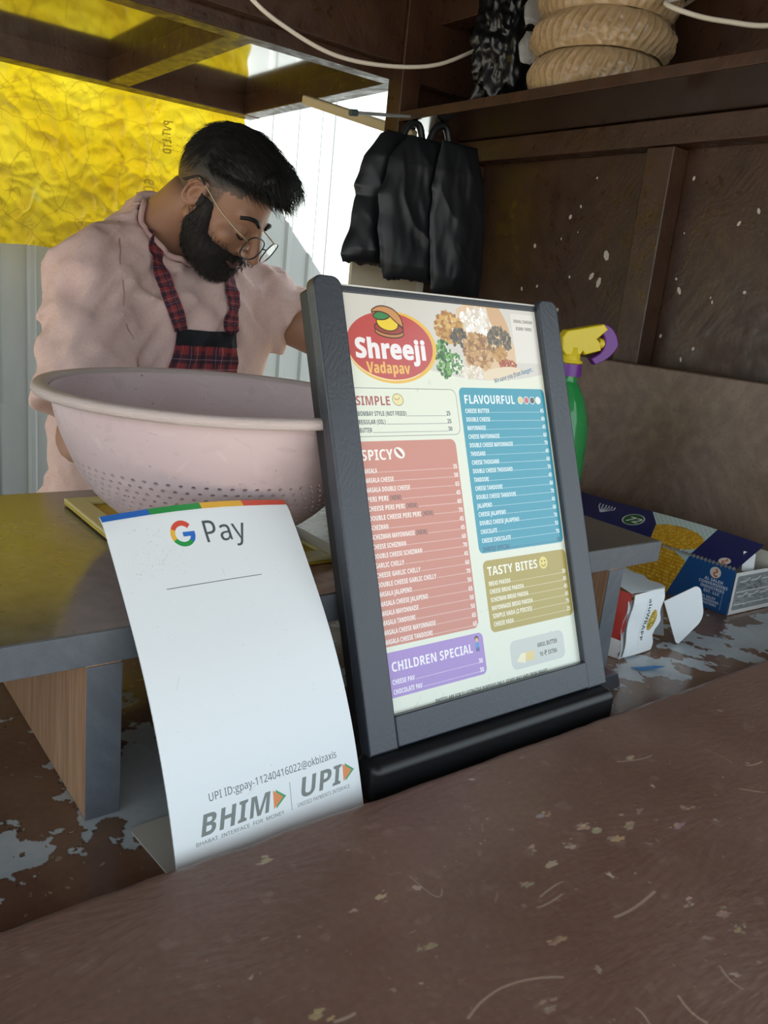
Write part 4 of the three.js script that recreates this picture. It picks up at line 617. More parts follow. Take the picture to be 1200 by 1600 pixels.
// ---------------------------------------------------------------- the vendor
function surfaceNets(sdf, lo, hi, cell) {        // smooth mesh of the zero level of a distance field
  const n = [0, 1, 2].map((k) => Math.ceil((hi[k] - lo[k]) / cell) + 1), [nx, ny, nz] = n, F = new Float32Array(nx * ny * nz);
  for (let k = 0; k < nz; k++) for (let j = 0; j < ny; j++) for (let i = 0; i < nx; i++) F[(k * ny + j) * nx + i] = sdf(lo[0] + i * cell, lo[1] + j * cell, lo[2] + k * cell);
  const id = new Int32Array(nx * ny * nz).fill(-1), pos = [], idx = [];
  for (let k = 0; k < nz - 1; k++) for (let j = 0; j < ny - 1; j++) for (let i = 0; i < nx - 1; i++) {
    let m = 0, sx = 0, sy = 0, sz = 0, c = 0; const g = (a) => F[((k + (a >> 2)) * ny + j + ((a >> 1) & 1)) * nx + i + (a & 1)];
    const f = [0, 1, 2, 3, 4, 5, 6, 7].map(g); for (let a = 0; a < 8; a++) if (f[a] < 0) m |= 1 << a; if (m === 0 || m === 255) continue;
    for (let a = 0; a < 8; a++) for (const bit of [1, 2, 4]) { const b = a | bit; if (b === a || (f[a] < 0) === (f[b] < 0)) continue; const t = f[a] / (f[a] - f[b]); sx += (a & 1) + (bit === 1 ? t : 0); sy += ((a >> 1) & 1) + (bit === 2 ? t : 0); sz += (a >> 2) + (bit === 4 ? t : 0); c++; }
    id[(k * ny + j) * nx + i] = pos.length / 3; pos.push(lo[0] + (i + sx / c) * cell, lo[1] + (j + sy / c) * cell, lo[2] + (k + sz / c) * cell);
  }
  const I = (i, j, k) => id[(k * ny + j) * nx + i], S = (i, j, k) => F[(k * ny + j) * nx + i] < 0;
  const q = (a, b, c, d, flip) => { if (a < 0 || b < 0 || c < 0 || d < 0) return; if (flip) idx.push(a, c, b, a, d, c); else idx.push(a, b, c, a, c, d); };
  for (let k = 1; k < nz - 1; k++) for (let j = 1; j < ny - 1; j++) for (let i = 1; i < nx - 1; i++) {
    const s = S(i, j, k);
    if (s !== S(i + 1, j, k)) q(I(i, j - 1, k - 1), I(i, j, k - 1), I(i, j, k), I(i, j - 1, k), !s);
    if (s !== S(i, j + 1, k)) q(I(i - 1, j, k - 1), I(i - 1, j, k), I(i, j, k), I(i, j, k - 1), !s);
    if (s !== S(i, j, k + 1)) q(I(i - 1, j - 1, k), I(i, j - 1, k), I(i, j, k), I(i - 1, j, k), !s);
  }
  const g = new THREE.BufferGeometry(); g.setAttribute('position', new THREE.Float32BufferAttribute(pos, 3)); g.setIndex(idx); g.computeVertexNormals(); return g;
}
const smin = (a, b, k) => { const h = clamp(0.5 + 0.5 * (b - a) / k); return b + (a - b) * h - k * h * (1 - h); };
const smax = (a, b, k) => -smin(-a, -b, k);
const cap = (x, y, z, a, b, r0, r1) => { const bx = b[0] - a[0], by = b[1] - a[1], bz = b[2] - a[2], px = x - a[0], py = y - a[1], pz = z - a[2], t = clamp((px * bx + py * by + pz * bz) / (bx * bx + by * by + bz * bz)); return Math.hypot(px - bx * t, py - by * t, pz - bz * t) - (r0 + (r1 - r0) * t); };
const ell = (x, y, z, c, r) => { const dx = (x - c[0]) / r[0], dy = (y - c[1]) / r[1], dz = (z - c[2]) / r[2], k = Math.hypot(dx, dy, dz), m = Math.hypot(dx / r[0], dy / r[1], dz / r[2]); return m < 1e-6 ? -Math.min(...r) : k * (k - 1) / m; };
{
  const person = thing('person', 'man in pink T-shirt and red plaid apron bending over the counter', 'person', [0, 0, 0]);
  // joints
  const J = { neck: [0.628, 0.392, -1.560], shR: [0.490, 0.318, -1.490], shL: [0.815, 0.305, -1.520], elR: [0.438, 0.060, -1.372], wrR: [0.500, 0.065, -1.13], elL: [1.005, 0.212, -1.350], wrL: [0.955, 0.085, -1.115], chest: [0.640, 0.215, -1.490], waist: [0.580, -0.06, -1.58], pelvis: [0.575, -0.20, -1.625], hipR: [0.49, -0.24, -1.63], hipL: [0.66, -0.24, -1.63], knR: [0.47, -0.60, -1.58], knL: [0.69, -0.60, -1.58], anR: [0.46, -0.93, -1.66], anL: [0.71, -0.93, -1.66] };
  const HS = 0.945, HP = V(0.688, 0.492, -1.391), hl = V(0.801, -0.028, -0.598), hu = V(0.381, 0.794, 0.474), hf = V(0.461, -0.608, 0.646);
  const head = (x, y, z) => { const dx = x - HP.x, dy = y - HP.y, dz = z - HP.z; return [(dx * hl.x + dy * hl.y + dz * hl.z) / HS, (dx * hu.x + dy * hu.y + dz * hu.z) / HS, (dx * hf.x + dy * hf.y + dz * hf.z) / HS]; };
  const world = (a, b, c) => V(a, b, c).applyMatrix4(headMatrix);
  const headMatrix = new THREE.Matrix4().makeBasis(hl.clone().multiplyScalar(HS), hu.clone().multiplyScalar(HS), hf.clone().multiplyScalar(HS)).setPosition(HP);
  // head field in its own frame: x to his left, y up, z forward; origin in the middle of the skull
  const headF = (x, y, z) => {
    const ax = Math.abs(x);
    let d = ell(x, y, z, [0, 0.012, -0.008], [0.074, 0.093, 0.094]);
    d = smin(d, ell(x, y, z, [0, -0.045, 0.034], [0.060, 0.080, 0.062]), 0.03);
    d = smin(d, ell(x, y, z, [0, -0.092, 0.044], [0.046, 0.040, 0.046]), 0.025);
    d = smin(d, cap(ax, y, z, [0.054, -0.070, 0.0], [0.018, -0.118, 0.068], 0.014, 0.016), 0.02);
    d = smin(d, cap(ax, y, z, [0.008, -0.008, 0.086], [0.040, -0.006, 0.076], 0.010, 0.009), 0.012);     // brow
    d = smin(d, ell(ax, y, z, [0.042, -0.052, 0.070], [0.022, 0.018, 0.018]), 0.014);                     // cheek
    d = smax(d, -ell(ax, y, z, [0.032, -0.030, 0.106], [0.017, 0.012, 0.017]), 0.010);                    // eye socket
    d = smin(d, ell(ax, y, z, [0.032, -0.032, 0.0815], [0.0145, 0.0115, 0.0115]), 0.003);                 // lowered lid
    d = smin(d, cap(x, y, z, [0, -0.014, 0.094], [0, -0.058, 0.121], 0.0075, 0.0112), 0.008);             // nose
    d = smin(d, ell(ax, y, z, [0.011, -0.063, 0.103], [0.0085, 0.0075, 0.010]), 0.005);
    d = smax(d, -ell(ax, y, z, [0.0065, -0.0705, 0.107], [0.003, 0.003, 0.004]), 0.002);
    d = smin(d, ell(x, y, z, [0, -0.0855, 0.0965], [0.021, 0.0055, 0.0095]), 0.003); d = smin(d, ell(x, y, z, [0, -0.0945, 0.0950], [0.018, 0.0060, 0.009]), 0.003);   // lips
    // ears
    const ey = (y + 0.030 + 0.12 * (z + 0.004)) * 1.08, ez = (z + 0.004 - 0.25 * (y + 0.03)) * 1.12, ear = Math.abs(ax - (0.0765 - 0.55 * (ez) * 0.6)) ;
    let e = Math.max(Math.hypot(ey / 0.033, ez / 0.0205) - 1, 0) * 0.02; e = smax(ear - 0.0055, (Math.hypot(ey / 1.55, ez) - 0.0205), 0.005);
    e = smax(e, -ell(ax, ey, ez, [0.086, -0.002, 0.005], [0.010, 0.015, 0.009]), 0.003); e = smax(e, -(Math.abs(Math.hypot(ey / 1.55, ez) - 0.0135) - 0.0018 + Math.max(0, 0.0805 - ax)), 0.002);
    return smin(d, e, 0.004);
  };
  const neckTop = world(0, -0.055, -0.030).toArray();
  const hand = (w, dir, up, side) => {           // palm and five bent fingers; returns a field
    const D = V(...dir).normalize(), U = V(...up); U.addScaledVector(D, -U.dot(D)).normalize(); const S = D.clone().cross(U).multiplyScalar(side), o = V(...w);
    const at = (a, b, c) => o.clone().addScaledVector(D, a).addScaledVector(S, b).addScaledVector(U, c).toArray();
    const bones = [[at(0, 0, 0), at(0.045, 0, 0), 0.024, 0.026], [at(0.03, -0.018, 0), at(0.085, -0.026, 0), 0.017, 0.014], [at(0.03, 0.018, 0), at(0.082, 0.026, 0), 0.017, 0.013]];
    [[-0.028, 0.072, 0.0092], [-0.0095, 0.080, 0.0096], [0.0095, 0.074, 0.0092], [0.028, 0.060, 0.0082]].forEach(([s, l, r]) => { bones.push([at(0.082, s, 0), at(0.082 + l * 0.45, s * 1.1, -0.008), r, r * 0.95], [at(0.082 + l * 0.45, s * 1.1, -0.008), at(0.082 + l * 0.74, s * 1.12, -0.028), r * 0.95, r * 0.88], [at(0.082 + l * 0.74, s * 1.12, -0.028), at(0.082 + l * 0.84, s * 1.12, -0.046), r * 0.88, r * 0.78]); });
    bones.push([at(0.018, -0.022, -0.004), at(0.048, -0.046, -0.016), 0.014, 0.0112], [at(0.048, -0.046, -0.016), at(0.078, -0.052, -0.026), 0.0108, 0.0092]);
    return (x, y, z) => { let d = 9; for (const [a, b, r0, r1] of bones) d = smin(d, cap(x, y, z, a, b, r0, r1), 0.004); return d; };
  };
  const hdR = hand(J.wrR, [0.45, -0.12, 1], [0, 1, 0.2], 1), hdL = hand(J.wrL, [-0.25, -0.15, 1], [0, 1, 0.2], -1);
  const trunk = (x, y, z, g = 0) => {
    let d = ell(x, y, z, [0.648, 0.215, -1.500], [0.172 + g, 0.165 + g, 0.108 + g]);
    d = smin(d, ell(x, y, z, [0.602, 0.02, -1.565], [0.158 + g, 0.20 + g, 0.115 + g]), 0.08);
    d = smin(d, ell(x, y, z, [0.575, -0.19, -1.622], [0.165 + g, 0.14 + g, 0.12 + g]), 0.06);
    d = smin(d, cap(x, y, z, J.neck, J.shR, 0.058 + g, 0.056 + g), 0.05); return smin(d, cap(x, y, z, J.neck, J.shL, 0.058 + g, 0.056 + g), 0.05);
  };
  const bodyF = (x, y, z) => {
    let d = trunk(x, y, z, -0.012);
    d = smin(d, cap(x, y, z, J.neck, neckTop, 0.062, 0.054), 0.03);
    d = smin(d, cap(x, y, z, J.shR, J.elR, 0.050, 0.038), 0.03); d = smin(d, cap(x, y, z, J.elR, J.wrR, 0.040, 0.026), 0.015);
    d = smin(d, cap(x, y, z, J.shL, J.elL, 0.052, 0.042), 0.03); d = smin(d, cap(x, y, z, J.elL, J.wrL, 0.042, 0.027), 0.015);
    d = smin(d, cap(x, y, z, J.hipR, J.knR, 0.078, 0.052), 0.03); d = smin(d, cap(x, y, z, J.knR, J.anR, 0.052, 0.038), 0.02);
    d = smin(d, cap(x, y, z, J.hipL, J.knL, 0.078, 0.052), 0.03); d = smin(d, cap(x, y, z, J.knL, J.anL, 0.052, 0.038), 0.02);
    const F = (k, s) => cap(x, y, z, [k[0], -0.965, k[2] - 0.02], [k[0] + s * 0.03, -0.968, k[2] + 0.16], 0.034, 0.028); d = smin(d, F(J.anR, -1), 0.03); d = smin(d, F(J.anL, 1), 0.03);
    return d;
  };
  const skinTint = (p) => { const [a, b, c] = head(p.x, p.y, p.z), lip = Math.hypot(a / 0.022, (b + 0.090) / 0.012, (c - 0.098) / 0.016) < 1, shade = clamp(0.5 + 0.6 * fbm(p.x * 22, p.y * 22, p.z * 22, 3));
    let q = mix3([0.33, 0.165, 0.098], [0.40, 0.205, 0.125], shade);
    if (lip) q = [0.26, 0.105, 0.085];
    // cropped hair on the temples and nape, stubble below it
    const burn = smooth(0.017, 0.008, Math.abs(c - 0.021)) * smooth(0.03, 0.0, b) * smooth(-0.05, -0.03, b) * (Math.abs(a) > 0.04 ? 1 : 0) * clamp(0.75 + 0.5 * fbm(p.x * 160, p.y * 160, p.z * 160, 2)); q = mix3(q, [0.04, 0.03, 0.024], 0.85 * burn);
    const side = b > -0.012 + 0.35 * (c + 0.02) + 0.006 * fbm(p.x * 60, p.y * 60, p.z * 60, 2) && c < 0.060; const nape = c < -0.035 && b > -0.075;
    if (side || nape) q = mix3(q, [0.035, 0.028, 0.022], nape && !side ? 0.85 * smooth(-0.078, -0.03, b) : smooth(-0.03, 0.03, b - 0.35 * (c + 0.02) + 0.02));
    return q; };
  const paintSkin = (g) => { const p = g.attributes.position, c = new Float32Array(p.count * 3), q = V(); for (let i = 0; i < p.count; i++) { q.fromBufferAttribute(p, i); const t = skinTint(q); c[i * 3] = t[0]; c[i * 3 + 1] = t[1]; c[i * 3 + 2] = t[2]; } g.setAttribute('color', new THREE.BufferAttribute(c, 3)); return g; };
  const skin = phys(0xffffff, 0.5, { vertexColors: true });
  const headG = surfaceNets((x, y, z) => headF(x, y, z), [-0.1, -0.15, -0.115], [0.1, 0.12, 0.14], 0.0026); headG.applyMatrix4(headMatrix);
  const bodyG = surfaceNets(bodyF, [0.36, -1.0, -1.80], [1.06, 0.50, -1.02], 0.0115);
  const cut = (h, w) => surfaceNets(h, w.map((v) => v - 0.17), w.map((v) => v + 0.17), 0.0042);
  const parts = [headG, bodyG, cut(hdR, J.wrR), cut(hdL, J.wrL)].map(paintSkin);
  mesh('body', mergeGeometries(parts), skin, person);

  // T-shirt
  const ridge = (x, y, z) => { const n = 1 - 2.6 * Math.abs(fbm(x, y, z, 2)); return Math.max(-0.4, n); };
  const fold = (x, y, z) => {
    const arm = smooth(0.56, 0.50, x + 0.1 * (y - 0.3)), a = 7.5 * x + 5 * y + 3 * z, b = 2.2 * y - 2.2 * x, c = 7.5 * z - 2 * y;
    const drape = ridge(a, b, c), sleeve = ridge(3 * x + 4 * y + 5, 6 * y - 5 * x - 4 * z, 4 * z);
    const pull = ridge(11 * (x - 0.62) - 9 * (y - 0.36), 2.2 * (y + x), 5 * z + 9);
    return 0.0105 * drape * (1 - 0.5 * arm) + 0.0055 * sleeve * arm + 0.009 * pull * smooth(0.05, 0.3, y) + 0.0022 * fbm(x * 26, y * 18, z * 26, 2);
  };
  const along = (a, b, t) => a.map((v, i) => v + (b[i] - v) * t);
  const slR = along(J.shR, J.elR, 0.80), slL = along(J.shL, J.elL, 0.34);
  const shirtF = (x, y, z) => {
    let d = trunk(x, y, z, 0.004);
    const endR = ((x - slR[0]) * (J.elR[0] - J.shR[0]) + (y - slR[1]) * (J.elR[1] - J.shR[1]) + (z - slR[2]) * (J.elR[2] - J.shR[2])) / Math.hypot(...J.elR.map((v, i) => v - J.shR[i]));
    const endL = ((x - slL[0]) * (J.elL[0] - J.shL[0]) + (y - slL[1]) * (J.elL[1] - J.shL[1]) + (z - slL[2]) * (J.elL[2] - J.shL[2])) / Math.hypot(...J.elL.map((v, i) => v - J.shL[i]));
    d = smin(d, smax(cap(x, y, z, J.shR, J.elR, 0.066, 0.080), endR, 0.006), 0.035); d = smin(d, smax(cap(x, y, z, J.shL, J.elL, 0.062, 0.064), endL, 0.006), 0.03);
    d -= fold(x, y, z);
    d = smax(d, -0.225 - y + 0.01 * fbm(x * 6, 1, z * 6, 2), 0.004);
    const n = cap(x, y, z, [0.622, 0.375, -1.58], [0.665, 0.45, -1.43], 0.066, 0.082); d = smax(d, -n, 0.006);      // neck opening
    return d;
  };
  const shirtG = surfaceNets(shirtF, [0.34, -0.25, -1.78], [1.04, 0.50, -1.25], 0.0075);
  const ct = dataTex(256, 256, (u, v) => mix3(hex(0xd6b5ad), hex(0xdfc0b7), clamp(0.5 + tile(u, v, 9, 2, 3))), true);
  { const p = shirtG.attributes.position, uv = new Float32Array(p.count * 2); for (let i = 0; i < p.count; i++) { uv[i * 2] = p.getX(i) * 4; uv[i * 2 + 1] = p.getY(i) * 4; } shirtG.setAttribute('uv', new THREE.BufferAttribute(uv, 2)); }
  mesh('t_shirt', shirtG, phys(0xffffff, 0.85, { map: repeatOf(ct, 1), sheen: 0.25 }), person).userData.label = 'dusty pink T-shirt';
  { // trousers
    const tr = (x, y, z) => { let d = smin(cap(x, y, z, J.hipR, J.knR, 0.092, 0.070), cap(x, y, z, J.knR, J.anR, 0.070, 0.062), 0.02); d = smin(d, smin(cap(x, y, z, J.hipL, J.knL, 0.092, 0.070), cap(x, y, z, J.knL, J.anL, 0.070, 0.062), 0.02), 0.02); d = smin(d, ell(x, y, z, [0.575, -0.20, -1.622], [0.162, 0.12, 0.117]), 0.04); return Math.max(d - 0.004 * fbm(x * 9, y * 6, z * 9, 3), -0.94 - y); };
    mesh('trousers', surfaceNets(tr, [0.36, -0.97, -1.80], [0.82, -0.06, -1.45], 0.014), std(0x2a2f3a, 0.85), person);
  }
  // hair and beard: a close base with fine strands growing from it
  const hairM = std(0x0d0b0a, 0.55), beardM = std(0x1c1612, 0.75);
  function strands(field, count, seed, box6, dirOf, len, rad, parts) {
    const R = random(seed), pos = [], idx = [], e = 0.0015; let made = 0, tries = 0;
    while (made < count && tries++ < count * 40) {
      let x = box6[0] + R() * (box6[1] - box6[0]), y = box6[2] + R() * (box6[3] - box6[2]), z = box6[4] + R() * (box6[5] - box6[4]);
      let d = field(x, y, z); if (Math.abs(d) > 0.012) continue;
      const n = V(field(x + e, y, z) - field(x - e, y, z), field(x, y + e, z) - field(x, y - e, z), field(x, y, z + e) - field(x, y, z - e)).normalize();
      const root = V(x, y, z).addScaledVector(n, -d - 0.001), t = dirOf(root, n, R), L = len * (0.55 + R() * 0.8), s = t.clone().cross(n).normalize(), P = [];
      for (let k = 0; k <= 3; k++) { const q = k / 3; P.push(root.clone().addScaledVector(t, L * q).addScaledVector(n, L * (0.35 * q - 0.3 * q * q))); }
      const b0 = pos.length / 3;
      for (let k = 0; k <= 3; k++) { const w = rad * (1 - 0.8 * k / 3); for (let j = 0; j < 3; j++) { const an = j / 3 * 6.283, q = P[k].clone().addScaledVector(s, w * Math.cos(an)).addScaledVector(n, w * Math.sin(an)); pos.push(q.x, q.y, q.z); } }
      for (let k = 0; k < 3; k++) for (let j = 0; j < 3; j++) { const a0 = b0 + k * 3 + j, a1 = b0 + k * 3 + (j + 1) % 3; idx.push(a0, a1, a1 + 3, a0, a1 + 3, a0 + 3); }
      made++;
    }
    const g = new THREE.BufferGeometry(); g.setAttribute('position', new THREE.Float32BufferAttribute(pos, 3)); g.setIndex(idx); g.computeVertexNormals(); return g;
  }
  const hairF = (x, y, z) => {
    let d = ell(x, y, z, [0, 0.026, -0.001], [0.0765, 0.0865, 0.096]);
    d = smin(d, ell(x, y, z, [0.004, 0.074, 0.062], [0.056, 0.030, 0.040]), 0.025);       // longer top falling forward
    for (let k = 0; k < 10; k++) { const a = -0.050 + k * 0.0115, o = noise3(k * 3.1, 2, 1) * 0.010; d = smin(d, cap(x, y, z, [a, 0.074, 0.080], [a + o, 0.020 + o * 0.8 - 0.010 * clamp((a + 0.02) * 20), 0.105 - Math.abs(a) * 0.5], 0.012, 0.003), 0.006); }
    d -= 0.0020 * fbm(x * 150, y * 38, z * 30, 2) + 0.0025 * fbm(x * 34, y * 22, z * 16, 2);
    const temple = z > 0.040 && Math.abs(x) > 0.045 ? 0.030 : -9;
    const line = Math.max(0.012 + 0.30 * (z + 0.02), temple, z > 0.070 ? 0.016 : -9) - 0.005 * noise3(x * 70, z * 70, 4);
    return smax(d, (line - y), 0.012);
  };
  const hairG = surfaceNets(hairF, [-0.105, -0.09, -0.12], [0.105, 0.15, 0.15], 0.0028); hairG.deleteAttribute('uv');
  const flow = (p, n, R) => { const t = V((R() - 0.5) * 0.5 + p.x * 2, p.z > 0.05 ? -0.45 : -0.15 + (p.z < -0.03 ? -0.8 : 0.1), p.z > -0.03 ? 1 : -0.2).addScaledVector(n, 0.12 + R() * 0.22); return t.addScaledVector(n, -t.dot(n) * 0.75).normalize(); };
  const tops = strands(hairF, 5200, 51, [-0.09, 0.09, 0.0, 0.125, -0.11, 0.12], flow, 0.026, 0.00055);
  const hg = mergeGeometries([hairG, tops]); hg.applyMatrix4(headMatrix); mesh('hair', hg, hairM, person).userData.label = 'short black hair falling forward';
  const zone = (x, y, z) => {                     // negative where the beard grows
    const ax = Math.abs(x), cheekLine = z < 0.030 ? -0.022 : -0.022 - 0.050 * smooth(0.028, 0.052, z);
    let r = Math.max(y - cheekLine, 0.006 - z - 0.35 * clamp(-y - 0.06, 0, 0.1), -0.158 - y);
    r = Math.max(r, -(Math.hypot(ax / 2.3, y + 0.0905) - 0.0078 + Math.max(0, 0.082 - z)));
    if (z > 0.06) r = Math.max(r, y + 0.0742); return r;
  };
  const beardF = (x, y, z) => {
    let d = headF(x, y, z) - 0.0022; const depth = clamp(-zone(x, y, z) / 0.022);
    d -= 0.0075 * depth + 0.0018 * fbm(x * 90, y * 90, z * 90, 2); d = smin(d, ell(x, y, z, [0, -0.121, 0.068], [0.032, 0.022, 0.030]), 0.012);
    return smax(d, zone(x, y, z) + 0.003 * fbm(x * 110, y * 110, z * 110, 2), 0.005);
  };
  const beardG = surfaceNets(beardF, [-0.095, -0.175, -0.05], [0.095, 0.03, 0.14], 0.0027);
  const whisker = (p, n, R) => { const t = V((R() - 0.5) * 0.6, -0.9, 0.25 + (R() - 0.5) * 0.5); return t.addScaledVector(n, -t.dot(n) * 0.9 + 0.25).normalize(); };
  const wide = (x, y, z) => smax(headF(x, y, z) - 0.001, Math.max(zone(x, y, z) - 0.005, 0.014 - z), 0.002);
  const bg = mergeGeometries([beardG, strands(beardF, 3800, 61, [-0.085, 0.085, -0.16, -0.05, 0.0, 0.125], whisker, 0.009, 0.00042), strands(wide, 1500, 62, [-0.085, 0.085, -0.14, 0.0, -0.01, 0.115], whisker, 0.006, 0.00035)]);
  bg.applyMatrix4(headMatrix); mesh('beard', bg, beardM, person).userData.label = 'full dark beard and moustache';
  for (const s of [-1, 1]) {
    const lash = tube([[s * 0.019, -0.0385, 0.0895], [s * 0.026, -0.0410, 0.0925], [s * 0.034, -0.0415, 0.0925], [s * 0.046, -0.0365, 0.0855]], 0.0013, 20, 6); lash.applyMatrix4(headMatrix); mesh('eyelash', lash, hairM, person);
    const brow = tube([[s * 0.013, -0.006, 0.0985], [s * 0.028, 0.001, 0.0955], [s * 0.042, -0.001, 0.0875], [s * 0.052, -0.010, 0.076]], 0.0036, 20, 6); brow.applyMatrix4(headMatrix); mesh('eyebrow', brow, hairM, person);
  }

  // apron: plaid bib with black top band and neck strap, lying on the shirt
  const plaid = canvas(512, 512, (x, w, h) => { x.fillStyle = '#7c2f33'; x.fillRect(0, 0, w, h); for (const [p, wd, c] of [[0.05, 0.16, 'rgba(30,28,48,0.55)'], [0.36, 0.10, 'rgba(150,48,50,0.7)'], [0.55, 0.2, 'rgba(30,28,48,0.55)'], [0.87, 0.03, 'rgba(190,150,150,0.55)'], [0.3, 0.012, 'rgba(205,180,176,0.6)'], [0.65, 0.012, 'rgba(205,180,176,0.6)']]) { x.fillStyle = c; x.fillRect(p * w, 0, wd * w, h); x.fillRect(0, p * h, w, wd * h); } });
  plaid.wrapS = plaid.wrapT = THREE.RepeatWrapping;
  const under = (x, y, z) => Math.min(shirtF(x, y, z), cap(x, y, z, J.neck, neckTop, 0.062, 0.054));
  const drop = (p, off) => { const q = p.clone(); for (let i = 0; i < 14; i++) { const e = 0.004, d = under(q.x, q.y, q.z) - off, g = V(under(q.x + e, q.y, q.z) - under(q.x - e, q.y, q.z), under(q.x, q.y + e, q.z) - under(q.x, q.y - e, q.z), under(q.x, q.y, q.z + e) - under(q.x, q.y, q.z - e)); if (g.lengthSq() < 1e-12) break; q.addScaledVector(g.normalize(), -d * 0.8); } return q; };
  const march = (x, y, off) => { let z = -1.2; for (let i = 0; i < 60; i++) { const d = shirtF(x, y, z) - off; if (d < 0.0008) break; z -= Math.max(0.0012, d * 0.7); if (z < -1.62) break; } return V(x, y, z); };
  const pm = std(0xffffff, 0.85, { map: plaid, side: THREE.DoubleSide }), blackM = std(0x14141a, 0.8, { side: THREE.DoubleSide });
  const apron = new THREE.Group(); apron.name = 'apron'; person.add(apron); apron.userData.label = 'red plaid apron with black band';
  const bib = (y0, y1, w0, w1, nv, off) => sheet(26, nv, (u, v) => { const y = y0 + (y1 - y0) * v, k = smooth(0.245, 0.0, y), w = w0 + (w1 - w0) * (1 - v), cx = 0.660 - 0.035 * k; return march(cx + (u - 0.5) * w, y, off); }, 0.0016);
  const scaleUV = (g, a, b) => { const uv = g.attributes.uv; for (let i = 0; i < uv.count; i++) uv.setXY(i, uv.getX(i) * a, uv.getY(i) * b); return g; };
  mesh('bib', scaleUV(bib(-0.20, 0.247, 0.112, 0.27, 60, 0.006), 2.6, 6), pm, apron);
  mesh('top_band', bib(0.222, 0.249, 0.114, 0.120, 4, 0.0085), blackM, apron);
  const strap = (pts) => { const c = new THREE.CatmullRomCurve3(pts.map((p) => V(...p))), n = 44, P = []; for (let i = 0; i <= n; i++) P.push(drop(c.getPoint(i / n), i < n * 0.55 ? 0.0105 : 0.007)); for (let r = 0; r < 8; r++) for (let i = 1; i < n; i++) P[i].lerp(P[i - 1].clone().add(P[i + 1]).multiplyScalar(0.5), 0.5); const N = P.map((p, i) => { const e = 0.004; return V(under(p.x + e, p.y, p.z) - under(p.x - e, p.y, p.z), under(p.x, p.y + e, p.z) - under(p.x, p.y - e, p.z), under(p.x, p.y, p.z + e) - under(p.x, p.y, p.z - e)).normalize(); }); return scaleUV(sheet(3, n, (u, v) => { const i = Math.round(v * n), t = P[Math.min(n, i + 1)].clone().sub(P[Math.max(0, i - 1)]).normalize(), s = t.clone().cross(N[i]).normalize(); return P[i].clone().addScaledVector(s, (0.5 - u) * 0.027); }, 0.0015, true), 0.9, 9); };
  mesh('neck_strap', strap([[0.610, 0.455, -1.60], [0.570, 0.435, -1.545], [0.572, 0.405, -1.485], [0.585, 0.345, -1.425], [0.600, 0.29, -1.40], [0.610, 0.246, -1.39]]), pm, apron);
  mesh('neck_strap', strap([[0.612, 0.455, -1.60], [0.675, 0.435, -1.56], [0.705, 0.40, -1.50], [0.715, 0.345, -1.44], [0.712, 0.29, -1.41], [0.708, 0.246, -1.39]]), pm, apron);

  { // ribbed collar round the neck opening, and the armhole seam
    const A = V(0.622, 0.375, -1.58), B = V(0.665, 0.45, -1.43), ax = B.clone().sub(A), L = ax.length(); ax.normalize(); const e1 = V(1, 0, 0).addScaledVector(ax, -ax.x).normalize(), e2 = ax.clone().cross(e1), pts = [];
    const raw = (x, y, z) => trunk(x, y, z, 0.004) - fold(x, y, z);
    for (let i = 0; i < 40; i++) { const th = i / 40 * 6.2832, dir = e1.clone().multiplyScalar(Math.cos(th)).addScaledVector(e2, Math.sin(th)); let t0 = -0.12, t1 = 0.30; const P = (t) => A.clone().addScaledVector(ax, t).addScaledVector(dir, 0.064 + 0.016 * clamp(t / L)); for (let k = 0; k < 24; k++) { const m = (t0 + t1) / 2, q = P(m); if (raw(q.x, q.y, q.z) < 0) t0 = m; else t1 = m; } pts.push(P(t0)); }
    mesh('collar', new THREE.TubeGeometry(new THREE.CatmullRomCurve3(pts, true), 160, 0.0055, 8, true), phys(0xc9a69f, 0.9), person);
    const seam = new THREE.CatmullRomCurve3([[0.545, 0.400, -1.545], [0.525, 0.385, -1.47], [0.515, 0.33, -1.42], [0.505, 0.26, -1.405], [0.50, 0.18, -1.41]].map((p) => V(...p))), sp = []; for (let i = 0; i <= 40; i++) sp.push(drop(seam.getPoint(i / 40), 0.0006)); for (let r = 0; r < 6; r++) for (let i = 1; i < 40; i++) sp[i].lerp(sp[i - 1].clone().add(sp[i + 1]).multiplyScalar(0.5), 0.5); mesh('armhole_seam', tube(sp, 0.0014, 80, 6), phys(0xb8928d, 0.9), person);
  }
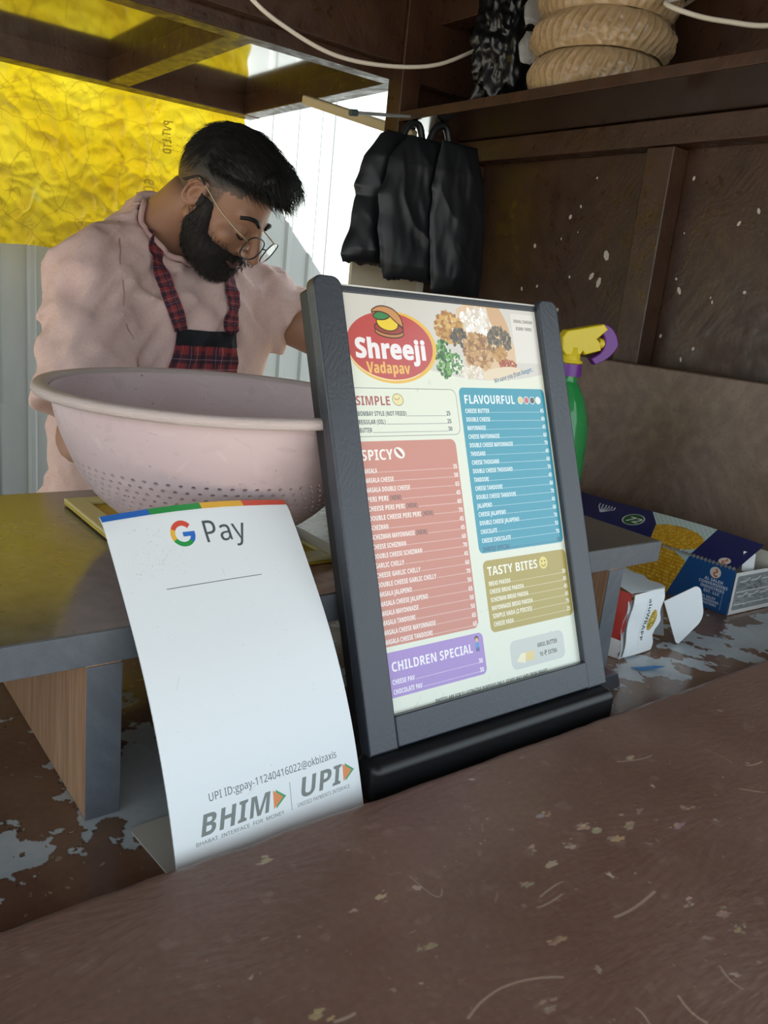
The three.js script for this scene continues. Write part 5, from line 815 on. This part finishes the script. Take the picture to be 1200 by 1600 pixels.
  // eyeglasses
  const gl = thing('eyeglasses', 'thin metal framed eyeglasses worn low on the nose of the vendor', 'glasses', HP.toArray()); gl.quaternion.setFromRotationMatrix(new THREE.Matrix4().makeBasis(hl, hu, hf)); gl.scale.setScalar(HS);
  const fr = std(0x33363a, 0.3, { metalness: 0.8 }), gold = std(0xb9a888, 0.3, { metalness: 0.8 }), lens = phys(0xffffff, 0.03, { transmission: 1, thickness: 0, ior: 1.5 });
  const ring = (s) => { const pts = []; for (let i = 0; i < 28; i++) { const a = i / 28 * 6.2832, c = Math.cos(a), d = Math.sin(a), r = 1 / Math.pow(Math.abs(c) ** 2.6 + Math.abs(d) ** 2.6, 1 / 2.6); pts.push(V(s * 0.0365 + 0.0275 * r * c, -0.037 + 0.0225 * r * d, 0.1225 - 0.16 * (0.0275 * r * c * s))); } return pts; };
  for (const s of [-1, 1]) {
    const pts = ring(s), g = new THREE.TubeGeometry(new THREE.CatmullRomCurve3(pts, true), 90, 0.0012, 8, true); mesh('rim', g, fr, gl);
    const lg = new THREE.BufferGeometry(), c = V(s * 0.0365, -0.037, 0.1225), v = []; pts.forEach((p, i) => { const n = pts[(i + 1) % pts.length]; v.push(c.x, c.y, c.z, p.x, p.y, p.z, n.x, n.y, n.z); }); lg.setAttribute('position', new THREE.Float32BufferAttribute(v, 3)); lg.computeVertexNormals(); mesh('lens', lg, lens, gl);
    mesh('temple', tube([[s * 0.0635, -0.028, 0.118], [s * 0.072, -0.026, 0.108], [s * 0.078, -0.020, 0.050], [s * 0.0815, -0.006, -0.004], [s * 0.083, -0.008, -0.018], [s * 0.083, -0.030, -0.034]], 0.0013, 50, 7), gold, gl);
    mesh('temple_tip', tube([[s * 0.0817, -0.008, 0.004], [s * 0.0833, -0.004, -0.012], [s * 0.083, -0.028, -0.034]], 0.0022, 24, 8), std(0x1c1a19, 0.5), gl);
  }
  mesh('bridge', tube([[-0.0100, -0.031, 0.1265], [0, -0.0285, 0.1300], [0.0100, -0.031, 0.1265]], 0.0012, 16, 7), fr, gl);
}
renderer.render(scene, camera);
